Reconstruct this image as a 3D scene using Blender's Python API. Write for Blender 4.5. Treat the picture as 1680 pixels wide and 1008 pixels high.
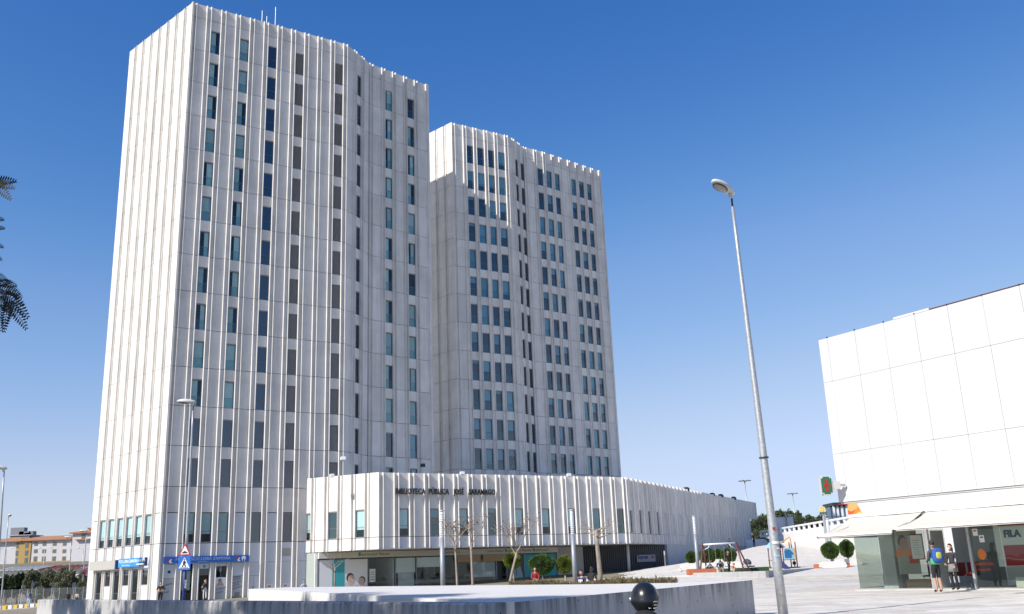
import bpy, math, random
import numpy as np
from mathutils import Vector, Matrix
R = math.radians
rnd = random.Random(11)
SC = bpy.context.scene
COL = SC.collection
for _o in list(bpy.data.objects):
    bpy.data.objects.remove(_o)

# ------------------------------------------------------------------ camera, sky, sun, exposure
F_PX = 1555.0
EYE = 1.65
_up = np.array([-212.0, 5578.0, F_PX]); _up /= np.linalg.norm(_up)
_fw = np.array([0, 0, 1.0]); _fw = _fw - _up * (_fw @ _up); _fw /= np.linalg.norm(_fw)
_rt = np.cross(_fw, _up)
if _rt[0] < 0:
    _rt = -_rt
MW = np.stack([_rt, _fw, _up])
cam = bpy.data.cameras.new("camera")
cam.sensor_width = 36.0
cam.lens = 36.0 * F_PX / 1680.0
cam.clip_start = 0.1
cam.clip_end = 6000
camo = bpy.data.objects.new("camera", cam); COL.objects.link(camo)
_ax = MW @ np.array([1, 0, 0]); _ay = MW @ np.array([0, 1, 0]); _az = -(MW @ np.array([0, 0, 1]))
camo.matrix_world = Matrix(((_ax[0], _ay[0], _az[0], 0), (_ax[1], _ay[1], _az[1], 0), (_ax[2], _ay[2], _az[2], EYE), (0, 0, 0, 1)))
SC.camera = camo

SUN_AZ, SUN_EL = 49.5, 38.0          # azimuth the light travels towards, elevation
world = bpy.data.worlds.new("World"); SC.world = world; world.use_nodes = True
_nt = world.node_tree
sky = _nt.nodes.new("ShaderNodeTexSky"); sky.sky_type = 'NISHITA'; sky.sun_disc = False
sky.sun_elevation = R(SUN_EL); sky.sun_rotation = R(SUN_AZ + 180)
sky.altitude = 0; sky.air_density = 1.0; sky.dust_density = 0.3; sky.ozone_density = 6.0
# photographic grading of the sky colour (the same curve for every direction)
_k = 0.14
_s1 = _nt.nodes.new('ShaderNodeVectorMath'); _s1.operation = 'SCALE'; _s1.inputs['Scale'].default_value = _k
_cv = _nt.nodes.new('ShaderNodeRGBCurve')
_s2 = _nt.nodes.new('ShaderNodeVectorMath'); _s2.operation = 'SCALE'; _s2.inputs['Scale'].default_value = 1 / _k
for _c, _pts in enumerate((((0, 0), (.05, .012), (.098, .046), (.20, .24), (.445, .56), (.85, .64), (1, .68)), ((0, 0), (.10, .07), (.195, .172), (.39, .435), (.73, .70), (.93, .76), (1, .80)), ((0, 0), (.2, .24), (.413, .51), (.716, .79), (.975, .91), (1, .93)))):
    _cu = _cv.mapping.curves[_c]
    while len(_cu.points) > 2: _cu.points.remove(_cu.points[-1])
    _cu.points[0].location = _pts[0]; _cu.points[1].location = _pts[-1]
    for _p in _pts[1:-1]: _cu.points.new(*_p)
_cv.mapping.extend = 'HORIZONTAL'; _cv.mapping.update()
_nt.links.new(sky.outputs[0], _s1.inputs[0]); _nt.links.new(_s1.outputs[0], _cv.inputs['Color']); 
_ov = _nt.nodes.new('ShaderNodeVectorMath'); _ov.operation = 'SUBTRACT'; _ov.inputs[1].default_value = (1, 1, 1)
_mxv = _nt.nodes.new('ShaderNodeVectorMath'); _mxv.operation = 'MAXIMUM'; _mxv.inputs[1].default_value = (0, 0, 0)
_adv = _nt.nodes.new('ShaderNodeVectorMath'); _adv.operation = 'ADD'
_nt.links.new(_s1.outputs[0], _ov.inputs[0]); _nt.links.new(_ov.outputs[0], _mxv.inputs[0]); _nt.links.new(_mxv.outputs[0], _adv.inputs[0]); _nt.links.new(_cv.outputs[0], _adv.inputs[1])
_nt.links.new(_adv.outputs[0], _s2.inputs[0])
_nt.links.new(_s2.outputs[0], _nt.nodes['Background'].inputs[0])
_nt.nodes['Background'].inputs[1].default_value = 0.11
sun = bpy.data.lights.new("sun", 'SUN'); sun.energy = 4.4; sun.angle = R(0.53); sun.color = (1.0, 0.955, 0.89)
suno = bpy.data.objects.new("sun", sun); COL.objects.link(suno)
_ld = Vector((math.sin(R(SUN_AZ)) * math.cos(R(SUN_EL)), math.cos(R(SUN_AZ)) * math.cos(R(SUN_EL)), -math.sin(R(SUN_EL))))
suno.rotation_euler = _ld.to_track_quat('-Z', 'Y').to_euler()
suno.location = (-60, -60, 90)
SC.view_settings.view_transform = 'Standard'
SC.view_settings.look = 'None'
SC.view_settings.gamma = 1.0
SC.view_settings.exposure = 0.35
SC.cycles.max_bounces = 6
SC.cycles.transparent_max_bounces = 12
SC.cycles.use_denoising = True

# ------------------------------------------------------------------ helpers
def ray(x, y):
    return MW @ np.array([x - 840.0, 504.0 - y, F_PX])
def atz(x, y, z):
    d = ray(x, y); t = (z - EYE) / d[2]; return Vector((d[0] * t, d[1] * t, z))
def atY(x, y, Y):
    d = ray(x, y); t = Y / d[1]; return Vector((d[0] * t, Y, EYE + d[2] * t))
def azv(a):
    return Vector((math.sin(R(a)), math.cos(R(a)), 0))
def th(a):
    return R(90 - a)

def tag(o, label=None, cat=None, group=None, kind=None):
    if label: o["label"] = label
    if cat: o["category"] = cat
    if group: o["group"] = group
    if kind: o["kind"] = kind
    return o
def empty(name, loc=(0, 0, 0), rz=0.0, label=None, cat=None, group=None):
    o = bpy.data.objects.new(name, None); COL.objects.link(o)
    o.empty_display_size = 0.2
    o.location = loc; o.rotation_euler = (0, 0, rz)
    tag(o, label, cat, group)
    return o
def put(name, me, parent=None, loc=(0, 0, 0), rz=0.0, rot=None):
    o = bpy.data.objects.new(name, me); COL.objects.link(o)
    if parent: o.parent = parent
    o.location = loc
    o.rotation_euler = rot if rot else (0, 0, rz)
    return o
def copy_tree(o, parent=None):
    c = o.copy(); COL.objects.link(c); c.parent = parent
    for ch in list(o.children):
        copy_tree(ch, c)
    return c

class MB:
    def __init__(s): s.v = []; s.f = []; s.m = []
    def add(s, vs, fs, mi=0):
        b = len(s.v); s.v.extend([tuple(p) for p in vs])
        for q in fs: s.f.append(tuple(b + i for i in q)); s.m.append(mi)
        return s
    def box(s, x0, x1, y0, y1, z0, z1, mi=0):
        return s.add([(x0, y0, z0), (x1, y0, z0), (x1, y1, z0), (x0, y1, z0), (x0, y0, z1), (x1, y0, z1), (x1, y1, z1), (x0, y1, z1)],
                     [(0, 3, 2, 1), (4, 5, 6, 7), (0, 1, 5, 4), (1, 2, 6, 5), (2, 3, 7, 6), (3, 0, 4, 7)], mi)
    def bar(s, a, b, w, h=None, mi=0):
        a = Vector(a); b = Vector(b); d = (b - a).normalized(); h = h or w
        u = d.cross(Vector((0, 0, 1)))
        if u.length < 1e-3: u = Vector((1, 0, 0))
        u.normalize(); n = u.cross(d)
        vs = [p + u * (sx * w / 2) + n * (sy * h / 2) for p in (a, b) for sx, sy in ((-1, -1), (1, -1), (1, 1), (-1, 1))]
        return s.add(vs, [(3, 2, 1, 0), (4, 5, 6, 7), (0, 1, 5, 4), (1, 2, 6, 5), (2, 3, 7, 6), (3, 0, 4, 7)], mi)
    def prism(s, poly, z0, z1, mi=0):
        n = len(poly); zz0 = z0 if hasattr(z0, '__len__') else [z0] * n; zz1 = z1 if hasattr(z1, '__len__') else [z1] * n
        vs = [(p[0], p[1], zz0[i]) for i, p in enumerate(poly)] + [(p[0], p[1], zz1[i]) for i, p in enumerate(poly)]
        fs = [tuple(range(n - 1, -1, -1)), tuple(range(n, 2 * n))] + [(i, (i + 1) % n, n + (i + 1) % n, n + i) for i in range(n)]
        return s.add(vs, fs, mi)
    def yprism(s, poly, y0, y1, mi=0):          # polygon in x,z extruded along y
        n = len(poly)
        vs = [(p[0], y0, p[1]) for p in poly] + [(p[0], y1, p[1]) for p in poly]
        fs = [tuple(range(n)), tuple(range(2 * n - 1, n - 1, -1))] + [(i, n + i, n + (i + 1) % n, (i + 1) % n) for i in range(n)]
        return s.add(vs, fs, mi)
    def tube(s, pts, rs, n=8, mi=0, cap=True):
        pts = [Vector(p) for p in pts]
        if not hasattr(rs, '__len__'): rs = [rs] * len(pts)
        vs = []; ref = Vector((0.31, 0.83, 0.47))
        for i, p in enumerate(pts):
            d = (pts[min(i + 1, len(pts) - 1)] - pts[max(i - 1, 0)])
            if d.length < 1e-6: d = Vector((0, 0, 1))
            d.normalize(); u = d.cross(ref).normalized(); w = d.cross(u)
            for k in range(n):
                a = 2 * math.pi * k / n
                vs.append(p + (u * math.cos(a) + w * math.sin(a)) * rs[i])
        fs = []
        for i in range(len(pts) - 1):
            for k in range(n):
                fs.append((i * n + k, i * n + (k + 1) % n, (i + 1) * n + (k + 1) % n, (i + 1) * n + k))
        if cap:
            fs.append(tuple(range(n - 1, -1, -1))); fs.append(tuple(range((len(pts) - 1) * n, len(pts) * n)))
        return s.add(vs, fs, mi)
    def lathe(s, prof, n=16, c=(0, 0, 0), mi=0):
        vs = []
        for r, z in prof:
            for k in range(n):
                a = 2 * math.pi * k / n; vs.append((c[0] + r * math.cos(a), c[1] + r * math.sin(a), c[2] + z))
        fs = [(i * n + k, i * n + (k + 1) % n, (i + 1) * n + (k + 1) % n, (i + 1) * n + k) for i in range(len(prof) - 1) for k in range(n)]
        fs.append(tuple(range(n - 1, -1, -1))); fs.append(tuple(range((len(prof) - 1) * n, len(prof) * n)))
        return s.add(vs, fs, mi)
    def ell(s, c, r, n=12, m=8, mi=0, fn=None, rot=None):
        vs = []; c = Vector(c)
        for i in range(m + 1):
            t = math.pi * i / m
            for k in range(n):
                a = 2 * math.pi * k / n
                p = Vector((math.sin(t) * math.cos(a), math.sin(t) * math.sin(a), math.cos(t)))
                if fn: p = fn(p)
                p = Vector((p.x * r[0], p.y * r[1], p.z * r[2]))
                if rot: p = rot @ p
                vs.append(c + p)
        fs = [(i * n + k, (i + 1) * n + k, (i + 1) * n + (k + 1) % n, i * n + (k + 1) % n) for i in range(m) for k in range(n)]
        return s.add(vs, fs, mi)
    def quad(s, a, b, c, d, mi=0): return s.add([a, b, c, d], [(0, 1, 2, 3)], mi)
    def mesh(s, name, mats, smooth=False, off=None):
        me = bpy.data.meshes.new(name)
        vs = s.v if off is None else [(p[0] - off[0], p[1] - off[1], p[2] - off[2]) for p in s.v]
        me.from_pydata(vs, [], s.f)
        if not isinstance(mats, (list, tuple)): mats = [mats]
        for m in mats: me.materials.append(m)
        me.polygons.foreach_set("material_index", s.m)
        if smooth: me.polygons.foreach_set("use_smooth", [True] * len(s.f))
        me.update(); return me
    def build(s, name, mats, parent=None, smooth=False, off=None, loc=(0, 0, 0), rz=0.0):
        return put(name, s.mesh(name, mats, smooth, off), parent, loc, rz)

def textmesh(body, size, mat, depth=0.01, align='LEFT', spacing=1.0, shear=0.0, bold=0.0):
    cu = bpy.data.curves.new("lettering", 'FONT'); cu.body = body; cu.size = size; cu.extrude = depth; cu.align_x = align
    cu.space_character = spacing; cu.shear = shear; cu.offset = bold; cu.resolution_u = 2
    t = bpy.data.objects.new("lettering", cu); COL.objects.link(t)
    me = bpy.data.meshes.new_from_object(t); me.name = "lettering"
    bpy.data.objects.remove(t); me.materials.clear(); me.materials.append(mat)
    return me

# ------------------------------------------------------------------ materials
MATS = {}
def mat(name, col, rough=0.6, metal=0.0, spec=0.5, var=0.0, vscale=1.0, bump=0.0, bscale=30.0, stretch=None, rand=0.0, emit=None, alpha=None):
    """plain procedural material: base colour with soft noise variation, optional bump and per-object tone"""
    if name in MATS: return MATS[name]
    m = bpy.data.materials.new(name); m.use_nodes = True; nt = m.node_tree; N = nt.nodes; L = nt.links
    b = N['Principled BSDF']; b.inputs['Roughness'].default_value = rough; b.inputs['Metallic'].default_value = metal
    b.inputs['Specular IOR Level'].default_value = spec
    c = tuple(col) + (1,)
    b.inputs['Base Color'].default_value = c
    if var or bump or rand:
        geo = N.new('ShaderNodeNewGeometry'); mp = N.new('ShaderNodeMapping')
        if stretch: mp.inputs['Scale'].default_value = stretch
        L.new(geo.outputs['Position'], mp.inputs[0])
        last = None
        if var:
            nz = N.new('ShaderNodeTexNoise'); nz.inputs['Scale'].default_value = vscale; nz.inputs['Detail'].default_value = 6; nz.inputs['Roughness'].default_value = 0.65
            L.new(mp.outputs[0], nz.inputs[0])
            rp = N.new('ShaderNodeMapRange'); rp.inputs[1].default_value = 0.28; rp.inputs[2].default_value = 0.72
            rp.inputs[3].default_value = 1 - var; rp.inputs[4].default_value = 1 + var
            L.new(nz.outputs[0], rp.inputs[0]); last = rp.outputs[0]
        if rand:
            oi = N.new('ShaderNodeObjectInfo'); rr = N.new('ShaderNodeMapRange'); rr.inputs[3].default_value = 1 - rand; rr.inputs[4].default_value = 1 + rand
            L.new(oi.outputs['Random'], rr.inputs[0])
            if last:
                mu = N.new('ShaderNodeMath'); mu.operation = 'MULTIPLY'; L.new(last, mu.inputs[0]); L.new(rr.outputs[0], mu.inputs[1]); last = mu.outputs[0]
            else: last = rr.outputs[0]
        if last:
            vm = N.new('ShaderNodeVectorMath'); vm.operation = 'SCALE'; vm.inputs[0].default_value = col
            L.new(last, vm.inputs['Scale']); L.new(vm.outputs[0], b.inputs['Base Color'])
        if bump:
            n2 = N.new('ShaderNodeTexNoise'); n2.inputs['Scale'].default_value = bscale; n2.inputs['Detail'].default_value = 4
            L.new(mp.outputs[0], n2.inputs[0]); bp = N.new('ShaderNodeBump'); bp.inputs['Strength'].default_value = bump; bp.inputs['Distance'].default_value = 0.02
            L.new(n2.outputs[0], bp.inputs['Height']); L.new(bp.outputs[0], b.inputs['Normal'])
    if emit:
        b.inputs['Emission Color'].default_value = tuple(emit[:3]) + (1,); b.inputs['Emission Strength'].default_value = emit[3]
    MATS[name] = m
    return m

def concrete(name, c0, c1, streak=0.5, rand=0.05, holes=0.0, drip=None, patch=0.5):
    """weathered concrete: cloudy stains, vertical run-off streaks, fine grain, optional bug holes"""
    m = bpy.data.materials.new(name); m.use_nodes = True; nt = m.node_tree; N = nt.nodes; L = nt.links
    b = N['Principled BSDF']; b.inputs['Roughness'].default_value = 0.88; b.inputs['Specular IOR Level'].default_value = 0.25
    geo = N.new('ShaderNodeNewGeometry')
    def noise(scale, sc, det=5, ro=0.6):
        mp = N.new('ShaderNodeMapping'); mp.inputs['Scale'].default_value = sc; L.new(geo.outputs['Position'], mp.inputs[0])
        n = N.new('ShaderNodeTexNoise'); n.inputs['Scale'].default_value = scale; n.inputs['Detail'].default_value = det; n.inputs['Roughness'].default_value = ro
        L.new(mp.outputs[0], n.inputs[0]); return n.outputs[0]
    def rng(src, a, bb, lo, hi):
        r = N.new('ShaderNodeMapRange'); r.inputs[1].default_value = a; r.inputs[2].default_value = bb; r.inputs[3].default_value = lo; r.inputs[4].default_value = hi
        L.new(src, r.inputs[0]); return r.outputs[0]
    def math_(op, a, bb):
        n = N.new('ShaderNodeMath'); n.operation = op
        for i, x in enumerate((a, bb)):
            if isinstance(x, (int, float)): n.inputs[i].default_value = x
            else: L.new(x, n.inputs[i])
        return n.outputs[0]
    cloud = rng(noise(0.55, (1, 1, 0.8)), 0.3, 0.7, 0, 1)
    strk = rng(noise(1.0, (4.5, 4.5, 0.16), 4), 0.38, 0.72, 0, 1)
    fine = rng(noise(9.0, (1, 1, 1), 6, 0.7), 0.3, 0.7, -0.5, 0.5)
    f = math_('ADD', math_('MULTIPLY', cloud, patch), math_('MULTIPLY', strk, streak))
    f = math_('ADD', f, math_('MULTIPLY', fine, 0.22))
    oi = N.new('ShaderNodeObjectInfo')
    f = math_('ADD', f, rng(oi.outputs['Random'], 0, 1, -rand * 3, rand * 3))
    mx = N.new('ShaderNodeMix'); mx.data_type = 'RGBA'; mx.clamp_factor = True
    L.new(f, mx.inputs[0]); mx.inputs[6].default_value = tuple(c0) + (1,); mx.inputs[7].default_value = tuple(c1) + (1,)
    colo = mx.outputs[2]
    h = noise(30.0, (1, 1, 1), 5)
    if holes:
        vo = N.new('ShaderNodeTexVoronoi'); vo.inputs['Scale'].default_value = holes; vo.inputs['Randomness'].default_value = 1.0
        L.new(geo.outputs['Position'], vo.inputs[0])
        sel = N.new('ShaderNodeSeparateColor'); L.new(vo.outputs['Color'], sel.inputs[0])
        rad = rng(sel.outputs[0], 0.35, 1.0, 0.0, 0.17)
        hole = math_('LESS_THAN', vo.outputs['Distance'], rad)
        m2 = N.new('ShaderNodeMix'); m2.data_type = 'RGBA'; L.new(hole, m2.inputs[0]); L.new(colo, m2.inputs[6])
        m2.inputs[7].default_value = (0.05, 0.047, 0.045, 1); colo = m2.outputs[2]
        h = math_('SUBTRACT', h, math_('MULTIPLY', hole, 1.5))
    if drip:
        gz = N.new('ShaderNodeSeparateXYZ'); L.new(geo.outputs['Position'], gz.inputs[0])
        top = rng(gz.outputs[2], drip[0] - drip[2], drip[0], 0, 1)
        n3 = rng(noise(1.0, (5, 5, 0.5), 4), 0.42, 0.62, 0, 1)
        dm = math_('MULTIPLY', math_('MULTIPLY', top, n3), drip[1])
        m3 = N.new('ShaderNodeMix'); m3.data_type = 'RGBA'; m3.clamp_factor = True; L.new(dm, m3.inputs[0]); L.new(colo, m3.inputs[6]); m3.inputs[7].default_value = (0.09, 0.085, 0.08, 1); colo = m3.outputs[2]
    L.new(colo, b.inputs['Base Color'])
    bp = N.new('ShaderNodeBump'); bp.inputs['Strength'].default_value = 0.25; bp.inputs['Distance'].default_value = 0.015
    L.new(h, bp.inputs['Height']); L.new(bp.outputs[0], b.inputs['Normal'])
    MATS[name] = m
    return m

def glass(name, tint=(0.72, 0.82, 0.83), ior=2.1, rough=0.015, refl=(0.9, 0.96, 1.0)):
    m = bpy.data.materials.new(name); m.use_nodes = True; nt = m.node_tree; N = nt.nodes; L = nt.links
    N.remove(N['Principled BSDF'])
    fr = N.new('ShaderNodeFresnel'); fr.inputs[0].default_value = ior
    geo = N.new('ShaderNodeNewGeometry'); nz = N.new('ShaderNodeTexNoise'); nz.inputs['Scale'].default_value = 0.9
    L.new(geo.outputs['Position'], nz.inputs[0]); bp = N.new('ShaderNodeBump'); bp.inputs['Strength'].default_value = 0.03; bp.inputs['Distance'].default_value = 0.1
    L.new(nz.outputs[0], bp.inputs['Height'])
    tr = N.new('ShaderNodeBsdfTransparent'); tr.inputs[0].default_value = tuple(tint) + (1,)
    gl = N.new('ShaderNodeBsdfGlossy'); gl.inputs['Roughness'].default_value = rough; gl.inputs[0].default_value = tuple(refl) + (1,)
    L.new(bp.outputs[0], gl.inputs['Normal'])
    inv = N.new('ShaderNodeMath'); inv.operation = 'SUBTRACT'; inv.inputs[0].default_value = 1.0; L.new(geo.outputs['Backfacing'], inv.inputs[1])
    mu = N.new('ShaderNodeMath'); mu.operation = 'MULTIPLY'; L.new(fr.outputs[0], mu.inputs[0]); L.new(inv.outputs[0], mu.inputs[1])
    mx = N.new('ShaderNodeMixShader'); L.new(mu.outputs[0], mx.inputs[0]); L.new(tr.outputs[0], mx.inputs[1]); L.new(gl.outputs[0], mx.inputs[2])
    L.new(mx.outputs[0], N['Material Output'].inputs[0])
    MATS[name] = m
    return m

M_CON = concrete("ribbed_concrete", (0.86, 0.82, 0.755), (0.52, 0.49, 0.45), 0.29, 0.05, patch=0.44)
M_CORE = mat("dark_joint", (0.035, 0.035, 0.035), 0.9)
M_JOINT = mat("joint_mortar", (0.22, 0.19, 0.16), 0.95)
M_ROOF = mat("roof_concrete", (0.45, 0.44, 0.42), 0.9, var=0.15)
M_PANEL = mat("coated_metal_panel", (0.62, 0.64, 0.67), 0.45, var=0.05, vscale=0.8, rand=0.03)
M_GLASS = glass("window_glass", (0.62, 0.76, 0.80), 2.2)
M_GLASSC = glass("clear_window_glass", (0.86, 0.93, 0.93), 1.7)
M_GLASSD = glass("dark_window_glass", (0.30, 0.38, 0.45), 2.3)
M_SHOPG = glass("shop_glass", (0.90, 0.95, 0.93), 1.6)
M_FRAME = mat("grey_blue_frame", (0.20, 0.23, 0.27), 0.4, metal=0.3)
M_SILL = mat("sill_stone", (0.58, 0.54, 0.47), 0.8, var=0.1)
M_CURT = mat("pale_curtain", (0.78, 0.82, 0.79), 0.95, var=0.08, vscale=3, rand=0.14)
M_BLIND = mat("roller_blind", (0.70, 0.76, 0.75), 0.8, rand=0.2)
M_LOUV = mat("grey_louvre", (0.42, 0.40, 0.38), 0.55, metal=0.2, var=0.06)
M_WHITE = mat("white_plaster", (0.575, 0.57, 0.555), 0.7, var=0.05, vscale=0.5, bump=0.05, stretch=(1, 1, .35), rand=0.035)
M_GALV = mat("galvanised_steel", (0.46, 0.47, 0.47), 0.5, metal=0.55, var=0.22, vscale=14)
M_DARKST = mat("dark_steel", (0.06, 0.065, 0.07), 0.45, metal=0.6)
M_BLACK = mat("black_plastic", (0.02, 0.02, 0.022), 0.4)
M_LAMPW = mat("lamp_housing", (0.66, 0.65, 0.61), 0.4, var=0.06, vscale=6)
M_LENS = glass("lamp_lens", (0.85, 0.85, 0.8), 1.5)
M_BLUE = mat("sign_blue", (0.014, 0.13, 0.50), 0.45, var=0.05)
M_SKYB = mat("light_sign_blue", (0.03, 0.27, 0.68), 0.45)
M_NAVY = mat("navy_blue_paint", (0.015, 0.04, 0.16), 0.5, var=0.25, vscale=4)
M_RED = mat("traffic_red", (0.42, 0.018, 0.02), 0.45)
M_SIGNW = mat("sign_white", (0.78, 0.78, 0.78), 0.5)
M_STEELP = mat("grey_painted_steel", (0.33, 0.35, 0.37), 0.5, metal=0.3, var=0.1, vscale=5)
M_BARK = mat("bark", (0.15, 0.115, 0.085), 0.95, var=0.35, vscale=9, bump=0.6, bscale=20, stretch=(1, 1, 0.3))
M_BARKP = mat("pale_bark", (0.30, 0.25, 0.20), 0.95, var=0.35, vscale=9, bump=0.5, bscale=20, stretch=(1, 1, 0.3))
M_DRYLEAF = mat("dry_brown_leaf", (0.20, 0.13, 0.10), 0.8, var=0.5, vscale=5)
def leafmat(name, col, var=0.5, vs=2.5, trans=0.35):
    m = mat(name, col, 0.6, spec=0.3, var=var, vscale=vs)
    nt = m.node_tree; b = nt.nodes['Principled BSDF']
    tl = nt.nodes.new('ShaderNodeBsdfTranslucent'); mx = nt.nodes.new('ShaderNodeMixShader'); mx.inputs[0].default_value = trans
    src = b.inputs['Base Color'].links[0].from_socket
    nt.links.new(src, tl.inputs[0]); nt.links.new(b.outputs[0], mx.inputs[1]); nt.links.new(tl.outputs[0], mx.inputs[2])
    nt.links.new(mx.outputs[0], nt.nodes['Material Output'].inputs[0])
    return m
M_BALL = leafmat("clipped_leaf", (0.10, 0.165, 0.040))
M_BALLY = leafmat("yellowish_clipped_leaf", (0.20, 0.24, 0.045))
M_OLIVE = leafmat("olive_leaf", (0.17, 0.18, 0.11))
M_PINE = leafmat("pine_leaf", (0.10, 0.125, 0.055))
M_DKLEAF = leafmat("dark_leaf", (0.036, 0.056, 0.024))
M_GRASS = leafmat("weed_grass", (0.16, 0.15, 0.06))
M_GRASSB = leafmat("dry_grass", (0.24, 0.17, 0.10))
M_FERN = leafmat("pinnate_leaf", (0.012, 0.019, 0.008), trans=.12)
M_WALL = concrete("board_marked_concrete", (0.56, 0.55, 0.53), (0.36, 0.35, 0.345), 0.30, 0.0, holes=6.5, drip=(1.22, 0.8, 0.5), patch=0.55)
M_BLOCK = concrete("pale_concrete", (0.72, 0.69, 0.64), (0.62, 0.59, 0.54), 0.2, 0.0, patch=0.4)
M_CURB = concrete("playground_concrete", (0.44, 0.43, 0.42), (0.29, 0.285, 0.28), 0.3, 0.0, holes=3.0, patch=0.5)
M_PAVE = mat("pale_paving", (0.60, 0.56, 0.50), 0.85, var=0.16, vscale=1.3, rand=0.12)
M_PAVEB = mat("paving_bed", (0.24, 0.205, 0.14), 0.95, var=0.25, vscale=3)
M_SOIL = mat("soil", (0.19, 0.14, 0.09), 1.0, var=0.35, vscale=4)
M_ASPH = mat("asphalt", (0.062, 0.062, 0.064), 0.9, var=0.2, vscale=6)

# ------------------------------------------------------------------ ground
def sstep(a, b, x):
    t = min(1, max(0, (x - a) / (b - a))); return t * t * (3 - 2 * t)
def gz(X, Y):
    gl = 0.2 + min(1.0, max(0, Y - 85) * 0.05)
    gr = 0.34
    if Y > 56: gr = 0.34 + min(Y - 56, 10) * 0.011
    if Y > 66: gr += (min(Y, 100) - 66) * 0.036
    if Y > 100: gr += (min(Y, 146) - 100) * 0.06
    x0 = -5 + 12 * sstep(66, 92, Y)
    t = sstep(x0, x0 + 8 + max(0, x0) * .6, X - max(0, Y - 100) * 0.42)
    z = gl * (1 - t) + gr * t
    if X < -22: z = z + (-0.30 - z) * sstep(-40, -52, X) if X < -40 else z
    return z
def sheet(name, xs, ys, fz, m, dz=0.0):
    mb = MB(); nx = len(xs)
    for y in ys:
        for x in xs: mb.v.append((x, y, fz(x, y) + dz))
    for j in range(len(ys) - 1):
        for i in range(nx - 1):
            a = j * nx + i; mb.f.append((a, a + 1, a + nx + 1, a + nx)); mb.m.append(0)
    o = mb.build(name, m, smooth=True); tag(o, kind='structure'); return o
def hillz(X, Y):
    z = -0.45
    z += 10.5 * sstep(150, 330, Y) * sstep(-20, -70, X)
    z += 4.7 * sstep(150, 190, Y) * sstep(10, 35, X)
    return z
def lin(a, b, n): return [a + (b - a) * i / (n - 1) for i in range(n)]
_gx = [-3000, -1200, -600] + lin(-320, 160, 49) + [300, 600, 1200, 3000]
_gy = [-400, -100] + lin(0, 420, 43) + [600, 1200, 4500]
M_GROUND = mat("dry_ground", (0.20, 0.17, 0.11), 1.0, var=0.35, vscale=0.4)
sheet("ground", _gx, _gy, hillz, M_GROUND)
sheet("road", lin(-60, 45, 8), lin(-20, 24, 5), lambda x, y: -0.02 if abs(x) < 40 else -0.2, M_ASPH)
# a pavement slope on the far left
sheet("pavement", lin(-74, -36, 8), lin(66, 112, 8), lambda x, y: -0.2 - 0.001 * (y - 66), M_PAVE)
# the plaza: bedding sheet, and the paving slabs laid on it
PL = [(-40, 20), (48, 20), (48, 172), (-40, 172)]
plaza = sheet("plaza", lin(-42, 60, 52), lin(24, 150, 64), lambda x, y: gz(x, y) - 0.03, M_PAVEB)
sheet("forecourt", lin(2.5, 60, 6), lin(6, 24.4, 4), lambda x, y: .29, M_PAVEB)
def slabs():
    near = []; far = MB(); d = azv(86); n = Vector((-d.y, d.x, 0)); W, D = 2.0, 1.0
    base = MB(); base.box(-W / 2 + .025, W / 2 - .025, -D / 2 + .045, D / 2 - .045, -0.05, 0)
    me = base.mesh("paving_slab", M_PAVE)
    c = []
    for j in range(-14, 132):
        for i in range(-30, 60):
            p = d * (i * W + (1.0 if j % 2 else 0) + 0.15 * math.sin(j * 7.1)) + n * (j * D) + Vector((6, 25, 0))
            if p.x < -3 or p.y < 12 or (p.y < 25 and p.x < 3) or p.y > 148 or p.x > 58: continue
            if p.y < 26.6 and (6.0 + .5) * (p.y - 14.9) - (25.8 - 14.9) * (p.x + .5) > -2.0: continue
            v = MW.T @ np.array([p.x, p.y, gz(p.x, p.y) - EYE])
            px = 840 + F_PX * v[0] / v[2]; py = 504 - F_PX * v[1] / v[2]
            if px < 1030 or px > 1900 or py > 1090: continue
            # inside the library or the pharmacy
            if p.y > 101 and (p.x - 11.2) < (p.y - 101.6) * 0.496 + 0.2: continue
            c.append((-(1 if 1230 < px < 1690 and py < 1010 else 0), p.y, p))
    c.sort(key=lambda t: (t[0], t[1]))
    r2 = random.Random(5)
    for k, (_, _, p) in enumerate(c):
        z = gz(p.x, p.y) + r2.uniform(-0.004, 0.006)
        if k < 300:
            o = put("paving_slab", me, plaza, (p.x, p.y, z), th(86))
            o.rotation_euler = (r2.uniform(-.012, .012), r2.uniform(-.005, .005), th(86))
        else:
            zx = (gz(p.x + .5, p.y) - gz(p.x - .5, p.y)); zy = (gz(p.x, p.y + .5) - gz(p.x, p.y - .5))
            ps = [p + d * (a * (W / 2 - .025)) + n * (b * (D / 2 - .045)) for a, b in ((-1, -1), (1, -1), (1, 1), (-1, 1))]
            q = [(t.x, t.y, z + zx * (t.x - p.x) + zy * (t.y - p.y)) for t in ps]
            far.add(q + [(t[0], t[1], t[2] - 0.05) for t in q], [(0, 1, 2, 3), (0, 4, 5, 1), (1, 5, 6, 2), (2, 6, 7, 3), (3, 7, 4, 0)])
    o = far.build("paving_slabs", M_PAVE, plaza); o["kind"] = "stuff"
slabs()

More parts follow.
